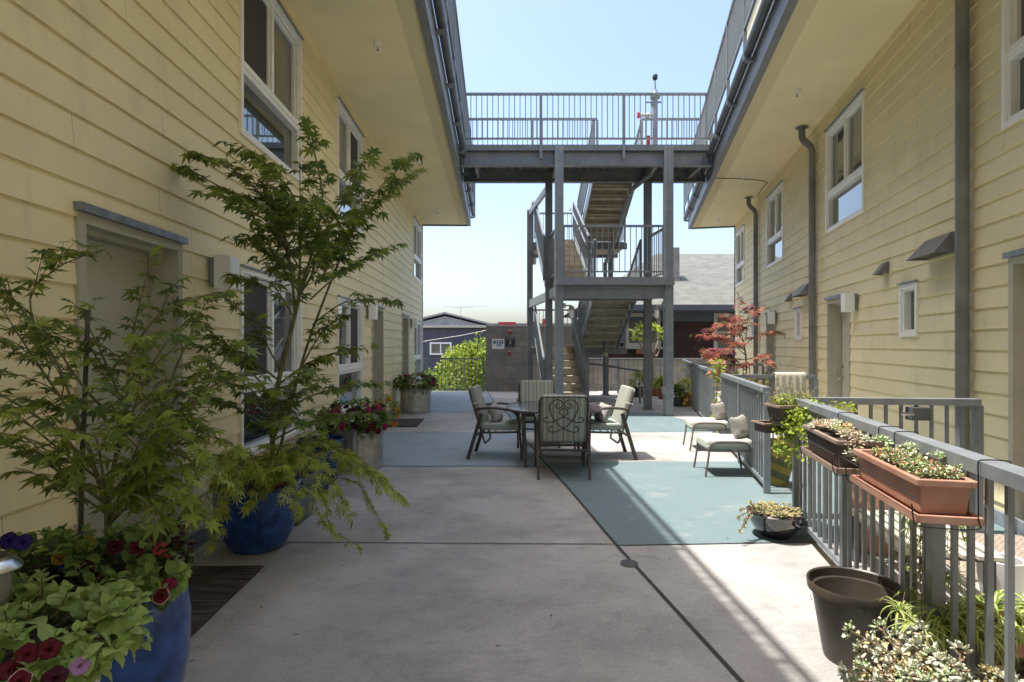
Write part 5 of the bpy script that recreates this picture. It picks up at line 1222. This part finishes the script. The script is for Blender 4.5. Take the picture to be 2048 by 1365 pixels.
# vines on posts
def vine(label, base, pts, n, lf, mats):
    t = thing('vine', label, 'vine', base); b = Vector(base); cl = Cloud(); tw = MB(Matrix.Translation(-b)); q = cr(pts, 8)
    tw.tube(q, .006, 5, .003)
    for i in range(n):
        p = random.choice(q)+rv(.10)*Vector((1, 1, 1)).length/1.8; cl.add(PALM5, place(p, (rv(1)+Vector((-.3, -.5, -.3))).normalized(), lf*ru(.6, 1.2), ru(-1, 1)), random.choice(range(len(mats))))
    cl.build('foliage', mats, t, Matrix.Translation(-b)); tw.build('stems', 'twig', t)
vine('yellow-green vine climbing in the gap between the middle and back railings', (3.3, 9.0, 0), [Vector((3.28, 9.0, .05)), Vector((3.22, 9.0, .4)), Vector((3.32, 9.05, .7)), Vector((3.22, 9.0, .95)), Vector((3.15, 8.9, 1.2))], 110, .085, ['bush_light', 'bush_mid', 'red_leaf2'])
vine('sparse yellow vine at the far corner railing', (4.1, 13.0, 0), [Vector((4.0, 13.2, .2)), Vector((4.05, 13.2, .6)), Vector((3.95, 13.3, 1.0))], 34, .09, ['yellow_petal', 'bush_light'])
# towel
tw_ = thing('towel', 'cream crocheted towel draped over the cross railing', 'towel', (3.82, 7.93, 1.04)); m = MB(); N = 26
prof = [(-.06, -.36), (-.058, -.2), (-.052, -.02), (-.035, .02), (0, .032), (.035, .02), (.05, -.02), (.056, -.15)]
rows = [[m._p((x, y+.012*math.sin(x*38+z*9)*(1 if z < 0 else .2), z-(.02*math.sin(x*14) if abs(z) > .1 else 0))) for x in [(-.21+.42*i/N) for i in range(N+1)]] for y, z in cr([Vector((p[0], p[1], 0)) for p in prof], 3) for y, z in [(y, z)]] if False else None
cp = cr([Vector((0, p[0], p[1])) for p in prof], 3)
ix = [[m._p((-.21+.42*i/N, c.y+.012*math.sin(i*1.1+c.z*9)*(1 if c.z < -.02 else .15), c.z-(.015*math.sin(i*.7) if c.z < -.3 else 0))) for i in range(N+1)] for c in cp]
for a, b in zip(ix, ix[1:]):
    for i in range(N): m.face((a[i], a[i+1], b[i+1], b[i]))
o = m.build('cloth', mat('crochet', (.60, .56, .48), .95, vary=.35, vscale=70, vdet=2, bump=.8, bscale=140), tw_, True); sm = o.modifiers.new('thickness', 'SOLIDIFY'); sm.thickness = .008
# ---------------------------------------------------------------- planters on the right railing
def bracket(x, z0, ztop, parent, wid=.2):
    m = MB(); m.tube(cr([(x, wid*.78, ztop-.09), (x, wid*.78, ztop+.0), (x, wid*.70, ztop+.035), (x, wid*.50, ztop+.035), (x, wid*.44, ztop-.02), (x, wid*.44, z0-.02), (x, -wid*.5, z0-.02), (x, -wid*.55, z0+.05)], 5), .004, 5); m.build('bracket', 'black', parent)
aR = angR
def onrail(Y, off, z): n = Vector((-1, kR, 0)).normalized(); return Vector((RX(Y), Y, z))+n*off
p1 = trough('planter_box', 'terracotta plastic trough hung on the foreground railing, nearest the camera', onrail(2.36, .135, .815), aR, .64, .20, .14, 'terra_plastic', 'terra_plastic', .74, .022, 'terra_plastic')
# local +y points to courtyard for angR; rail is on -y
def brk(t, xs, ztop, z0=-.0, rail=-.135):
    m_ = []
    for x in xs:
        m = MB(); m.tube(cr([(x, rail-.05, ztop-.08), (x, rail-.05, ztop-.0), (x, rail-.035, ztop+.012), (x, rail+.035, ztop+.012), (x, rail+.05, ztop+.0), (x, rail+.05, ztop-.06), (x, rail+.05, z0+.02), (x, rail+.055, z0-.02), (x, .08, z0-.022), (x, .115, z0-.01), (x, .125, z0+.06)], 5), .0026, 5); m.build('bracket', 'black', t)
    m = MB(); m.tube([(xs[0]-.05, .128, z0+.09), (xs[-1]+.05, .128, z0+.09)], .003, 5); m.build('bracket_bar', 'black', t)
brk(p1, (-.34, .34), .215)
p2 = trough('planter_box', 'dark brown ribbed trough full of succulents, second on the foreground railing', onrail(3.16, .14, .81), aR, .62, .215, .15, 'brown_plastic', 'tan_rim', .74, .018, 'tan_rim', ribs=1)
brk(p2, (-.30, .30), .22, rail=-.14)
p3 = trough('planter_box', 'brown trough with dry twiggy growth at the far end of the foreground railing', (2.18, 4.47, .86), math.radians(8), .36, .22, .125, 'brown_plastic', 'tan_rim', .74, .018)
p4 = trough('planter_box', 'shallow brown trough set lower on the railing end, trailing green stems', (2.13, 4.62, .74), math.radians(8), .34, .20, .09, 'brown_plastic', 'tan_rim', .8, .014)
MB().box(-.14, .14, -.08, .08, -.03, .008).build('foot', 'brown_plastic', p3)
def rosette(cl, p, s, n, mis, ax=Vector((0, 0, 1)), T=FAT):
    x = ax.cross(Vector((.31, .9, .15))).normalized(); y = ax.cross(x)
    for i in range(n):
        a = i*2.39996; f = i/n; d = (x*math.cos(a)+y*math.sin(a))*(1.05-.85*f)+ax*(.12+1.1*f*f); cl.add(T, place(p, d.normalized(), s*(1-.55*f)*ru(.9, 1.1)), random.choice(mis))
def succ_stem(cl, tw, pts, s, mis, tip=[0], sp=.011):
    q = cr(pts, 8); tw.tube(q, .005, 5, .003, cap=False); k = 0
    for a, b in zip(q, q[1:]):
        L = (b-a).length; n = max(1, int(L/sp)); d = (b-a).normalized(); x = d.cross(Vector((.2, .3, .9))).normalized(); y = d.cross(x)
        for i in range(n):
            k += 1; an = k*2.4; dd = x*math.cos(an)+y*math.sin(an)+d*.55; cl.add(FAT, place(a.lerp(b, i/n), dd.normalized(), s*ru(.75, 1.05)), random.choice(mis))
    rosette(cl, q[-1], s*1.15, 16, tip, (q[-1]-q[-2]).normalized())
ms = ['succ_pale', 'succ_pink', 'succ_gold', 'succ_green']
def f1(cl, tw):
    c = onrail(2.36, .135, .945)
    for i in range(420):
        p = onrail(2.09+ru(0, .46), .135+ru(-.07, .07), .93+ru(.0, .03)); d = Vector((ru(-.5, .5), ru(-.5, .5), 1)).normalized(); h = ru(.02, .055)
        tw.tube([p, p+d*h], .0012, 3, cap=False)
        for k in range(5): cl.add(ROUND, place(p+d*h*(.35+.16*k), (rv(1)+Vector((0, 0, .3))).normalized(), ru(.010, .016)), random.choice([3, 3, 0, 4, 5]))
    for Y, o2, s in ((2.64, .12, .055), (2.50, .06, .045), (2.28, .04, .05)): rosette(cl, onrail(Y, o2, 1.0), s, 24, [3, 0, 3], Vector((0, -.3, 1)).normalized())
plant('succulent', 'low mossy stonecrop and two rosettes in the terracotta trough', 'plant', onrail(2.36, .135, .92), ms+['bush_mid', 'red_leaf2'], f1, stem='twig')
def f2(cl, tw):
    for i in range(26):
        Y = 2.88+ru(0, .55); p = onrail(Y, .14+ru(-.06, .08), .95+ru(0, .03)); rosette(cl, p+Vector((0, 0, .01)), ru(.035, .055), 20, random.choice([[0], [0, 1], [2, 3], [1, 2]]), (Vector((ru(-.5, .2), ru(-.7, .1), 1))).normalized())
    for (Y, dx, dz) in ((2.88, .13, .0), (2.83, .10, -.03), (2.95, .15, -.02)): 
        a = onrail(Y, .14, .96); succ_stem(cl, tw, [a, a+Vector((-.06, -.06, .03)), a+Vector((-.09, -.12, -.03+dz))], .032, [0, 1, 2])
plant('succulent', 'pale pink and green succulents crowding the dark brown trough', 'plant', onrail(3.16, .14, .93), ms, f2)
def trail(cl, tw, src, ends, lf, mis, T=ROUND, n=26, cl_r=.03):
    for e in ends:
        q = cr([src+rv(.05), src.lerp(e, .4)+Vector((0, 0, .06))+rv(.03), e], 7); tw.tube(q, .002, 4, .001, cap=False)
        for i in range(n): p = random.choice(q[2:])+rv(cl_r); cl.add(T, place(p, (rv(1)+Vector((0, -.2, .3))).normalized(), lf*ru(.6, 1.2), ru(-1, 1)), random.choice(mis))
plant('trailing_plant', 'lime green trailing stems hanging off the railing end beside the brown troughs', 'plant', (2.13, 4.60, .8), ['bush_light', 'bush_mid', 'yellow_petal'],
    lambda cl, tw: trail(cl, tw, Vector((2.13, 4.55, .84)), [P(x, y, Y) for x, y, Y in ((1600, 850, 4.3), (1640, 835, 4.0), (1660, 820, 3.9), (1690, 830, 3.9), (1620, 880, 4.2), (1590, 890, 4.4), (1560, 900, 4.4), (1610, 920, 4.2), (1575, 930, 4.4), (1550, 905, 4.4), (1640, 890, 4.0), (1600, 910, 4.3), (1620, 925, 4.2), (1580, 860, 4.3), (1670, 850, 3.9), (1580, 905, 4.35), (1625, 860, 4.1), (1655, 862, 4.0), (1565, 880, 4.4), (1600, 835, 4.2), (1580, 920, 4.35), (1630, 900, 4.1), (1650, 830, 4.1), (1700, 815, 3.8), (1600, 870, 4.2))], .034, [0, 0, 1], n=52, cl_r=.035))
def dry(cl, tw):
    c = Vector((2.18, 4.47, .97))
    for i in range(46):
        d = Vector((random.gauss(0, .5), random.gauss(0, .4), ru(.6, 1.2))).normalized(); p = c+Vector((ru(-.13, .13), ru(-.07, .07), 0)); q = [p]
        for k in range(4): q.append(q[-1]+d*ru(.03, .065)); d = (d+rv(.4)).normalized()
        tw.tube(q, .0018, 3, .0008, cap=False)
        for k in range(6): cl.add(SLIM, place(random.choice(q[1:]), rv(1).normalized(), ru(.015, .035)), random.choice([2, 2, 0]))
    for i in range(240): cl.add(OVATE, place(c+Vector((ru(-.15, .15), ru(-.1, .1), ru(-.03, .09))), (rv(1)+Vector((0, 0, .5))).normalized(), ru(.02, .035)), random.choice([0, 1]))
plant('dried_plant', 'straw-coloured twiggy plant with green leaves at its base, in the railing-end trough', 'plant', (2.18, 4.47, .95), ['bush_mid', 'bush_light', 'dry_leaf'], dry, stem='paletwig')
# yellow striped basket behind rail end
bk = thing('basket', 'tall yellow and olive striped basket behind the gap in the railings', 'basket', (2.74, 5.95, 0))
g = NG('striped_weave', .85); x, y, z = g.sep(); g.color(g.mix(g.math('GREATER_THAN', g.math('FRACT', g.math('ADD', g.math('MULTIPLY', z, 7.0), g.math('MULTIPLY', x, 3.0))), .5), (.30, .22, .05), (.11, .12, .06)))
MB().lathe([(.10, .001), (.15, .2), (.17, .40), (.16, .46), (.15, .46), (.08, .03)], 28).build('weave', g.m, bk, True)
# ---------------------------------------------------------------- right foreground pots
pot('plant_pot', 'empty wide bronze-brown plastic pot on the floor by the foreground railing', 'plant pot', (1.585, 2.66, 0), [(.128, .001), (.132, .015), (.178, .30), (.180, .306), (.196, .308), (.200, .345)], 'bronze_pot', .010, n=64, soil_drop=.25)
pot('plant_pot', 'glossy black bowl of succulents on the teal paint', 'plant pot', (2.0, 4.36, 0), [(.10, .001), (.105, .012), (.165, .07), (.205, .15), (.208, .175), (.216, .185)], 'black_glaze', .02, n=56, soil_drop=.02)
def f3(cl, tw):
    for i in range(130):
        a = ru(0, 6.28); r = .17*math.sqrt(random.random()); rosette(cl, Vector((2.0+r*math.cos(a), 4.36+r*math.sin(a), .18+ru(0, .035))), ru(.018, .028), 11, random.choice([[2], [1, 2], [2, 3], [0, 2]]), (Vector((ru(-.4, .4), ru(-.4, .4), 1))).normalized())
    for e in ((1482, 1020, 4.25), (1490, 1040, 4.2), (1480, 1062, 4.15), (1500, 1005, 4.3), (1488, 1052, 4.2), (1508, 1012, 4.35), (1477, 1035, 4.2)):
        succ_stem(cl, tw, [Vector((1.88, 4.33, .2)), Vector((1.82, 4.3, .23)), P(*e)], .024, [2, 3, 1], [2, 3], .012)
plant('succulent', 'golden succulents filling and spilling over the glossy black bowl', 'plant', (2.0, 4.36, .16), ms, f3)
pot('plant_pot', 'low brown pot beneath the trailing ghost succulents at the bottom edge', 'plant pot', (1.52, 1.98, 0), [(.12, .001), (.16, .12), (.17, .15)], 'brown_plastic', .015)
def f4(cl, tw):
    b = Vector((1.50, 1.98, .16)); 
    ends = [(1700, 1262, 2.25), (1720, 1300, 2.2), (1760, 1255, 2.25), (1790, 1275, 2.2), (1830, 1290, 2.1), (1735, 1340, 2.1), (1780, 1330, 2.05), (1830, 1335, 2.0), (1880, 1320, 2.0), (1895, 1350, 1.95), (1760, 1362, 2.0), (1710, 1362, 2.05), (1850, 1362, 1.9), (1905, 1330, 2.0), (1920, 1300, 2.05), (1800, 1310, 2.1), (1745, 1285, 2.2), (1860, 1310, 2.05), (1810, 1350, 1.95), (1690, 1345, 2.1), (1840, 1262, 2.2), (1760, 1310, 2.1), (1720, 1335, 2.1)]
    for i, e in enumerate(ends): E = P(*e); succ_stem(cl, tw, [b+rv(.05), b.lerp(E, .5)+Vector((0, 0, .05))+rv(.02), E], .042, random.choice([[1, 2], [2], [0, 1], [2, 3], [0, 2, 2]]), random.choice([[0], [0, 3]]), .010)
    for i in range(55): rosette(cl, b+Vector((ru(-.16, .26), ru(-.13, .16), ru(0, .13))), ru(.04, .055), 20, random.choice([[0, 3], [2], [1, 2], [0]]), (Vector((ru(-.5, .4), ru(-.7, .1), 1))).normalized())
plant('succulent', 'ghost succulents with pink and gold stems sprawling along the bottom right edge', 'plant', (1.52, 1.98, .14), ms, f4)
def spider(cl, p, L, n, up=.5):
    for i in range(n):
        a = ru(0, 6.28); T = random.choice(STRAPS); cl.add(T, Matrix.Translation(p+rv(.01)) @ Matrix.Rotation(a, 4, 'Z') @ Matrix.Rotation(ru(-.3, .5)*up, 4, 'X') @ Matrix.Diagonal((L*ru(.6, 1.1)*1.1, L*ru(.6, 1.1), L*ru(.6, 1.2), 1)), 0)
def f5(cl, tw):
    src = Vector((1.98, 2.66, .84))
    for (x, y, Y, L, n) in ((1780, 1000, 2.7, .16, 20), (1800, 1040, 2.62, .17, 22), (1835, 1110, 2.5, .16, 22), (1815, 1160, 2.45, .17, 22), (1800, 1230, 2.4, .18, 24), (1845, 1270, 2.3, .18, 24), (1770, 1060, 2.75, .13, 16), (1790, 985, 2.78, .10, 16), (1775, 1010, 2.85, .09, 14), (1805, 1030, 2.75, .11, 18), (1830, 1050, 2.7, .11, 16), (1840, 1085, 2.68, .12, 18), (1822, 1105, 2.72, .10, 12), (1845, 1140, 2.68, .10, 14), (1835, 1175, 2.6, .12, 16), (1770, 1140, 2.8, .07, 10), (1925, 1060, 2.6, .11, 14), (1930, 1085, 2.6, .09, 10), (1822, 1195, 2.5, .13, 18), (1818, 1225, 2.45, .12, 18)):
        p = P(x, y, Y); p.x = max(p.x, RX(p.y)+.05) if y < 1180 else p.x; spider(cl, p, L, n); tw.tube(cr([src+rv(.08), src.lerp(p, .5)+rv(.05), p], 5), .0016, 4, cap=False)
plant('spider_plant', 'spider plant runners with plantlets dangling behind the foreground railing', 'plant', (1.98, 2.66, .8), ['spider_green', 'spider_cream'], f5, stem='dry_leaf')
def f6(cl, tw):
    for (x, y, L, n) in ((1.80, 2.40, .30, 50), (1.86, 2.30, .28, 40), (1.86, 2.42, .30, 46), (2.10, 2.52, .30, 44), (2.02, 2.30, .26, 40), (2.28, 2.50, .28, 34)): spider(cl, Vector((x, y, .26)), L, n, .7)
plant('spider_plant', 'dense striped spider plants growing low behind the foreground railing', 'plant', (2.0, 2.4, .22), ['spider_green', 'spider_cream'], f6)
for (x, y, r, h, m, l) in ((1.88, 2.44, .11, .25, 'brown_plastic', 'dark plastic pot under the low spider plants, nearest the railing post'), (2.12, 2.52, .12, .26, 'terracotta', 'terracotta pot under the low spider plants, behind the railing bars'), (2.02, 2.18, .10, .2, 'brown_plastic', 'small dark pot at the railing foot among the spider plants')):
    pot('plant_pot', l, 'plant pot', (x, y, 0), [(r*.7, .001), (r, h*.85), (r*1.08, h*.87), (r*1.08, h)], m, .012, n=28)
g = NG('painted_ceramic', .2); x, y, z = g.sep(); wv = g.noise(11, 2); g.color(g.ramp(wv, [(.42, (.03, .06, .35)), (.5, (.70, .68, .62)), (.58, (.35, .16, .10))]))
pot('plant_pot', 'painted blue, white and rust ceramic pot at the bottom right corner', 'plant pot', (1.99, 1.93, 0), [(.08, .001), (.12, .08), (.13, .18), (.12, .22)], g.m, .012, n=36)
pot('plant_pot', 'white round pot behind the spider plants at the right edge', 'plant pot', (2.72, 3.2, 0), [(.08, .001), (.105, .16), (.11, .26)], 'white_pot', .015, n=32)
pot('plant_pot', 'tall salmon clay pot seen through the foreground railing', 'plant pot', (2.55, 4.05, 0), [(.10, .001), (.15, .12), (.19, .30), (.16, .42), (.17, .46)], 'terra_plastic', .018, n=32)
bn = thing('slatted_bench', 'low pale slatted bench behind the foreground railing', 'bench', (2.42, 3.45, 0), aR)
for k in range(7): MB().box(-.42, .42, -.24+.072*k, -.19+.072*k, .32, .34).build('slat', 'cream', bn)
for sx in (-1, 1):
    for sy in (-1, 1): MB().box(sx*.36-.02, sx*.36+.02, sy*.2-.02, sy*.2+.02, .001, .295).build('leg', 'black', bn)
    MB().box(sx*.36-.02, sx*.36+.02, -.22, .24, .297, .318).build('rail', 'black', bn)
so_ = thing('star_ornament', 'blue-grey metal star hung low at the foreground railing post', 'ornament', P(1836, 1262, 2.28)); m = MB(); c = m._p((0, -.02, 0)); c2 = m._p((0, .02, 0)); rg_ = []
for k in range(10): a = math.pi/2+k*math.pi/5; r = .055 if k % 2 == 0 else .022; rg_.append(m._p((r*math.cos(a), 0, r*math.sin(a))))
for k in range(10): m.face((c, rg_[k], rg_[(k+1) % 10])); m.face((c2, rg_[(k+1) % 10], rg_[k]))
m.build('star', 'flash', so_)
# fallen leaves
fm = None
for i, (x, y) in enumerate(((620, 1106), (655, 1091), (532, 1148), (526, 1218), (390, 1328), (588, 1278), (680, 1136), (800, 1050), (470, 1190), (1340, 1125), (1520, 1245), (1450, 1080), (1620, 1200), (1100, 1240), (990, 1300))):
    Y = EYE*F/(y-690); c = Cloud() if fm is None else None
    if fm is None: c.add(SLIM, Matrix.Diagonal((.03, .03, .03, 1))); ob = c.build('fallen_leaf', ['red_leaf3']); fm = ob.data; o = ob
    else: o = link('fallen_leaf', fm)
    o.location = ((x-1024)/F*Y, Y, .016); o.rotation_euler = (ru(-.1, .1), ru(-.1, .1), ru(0, 6)); tag(o, 'tiny dry leaf lying on the concrete floor', 'leaf', 'dry leaves scattered on the floor')
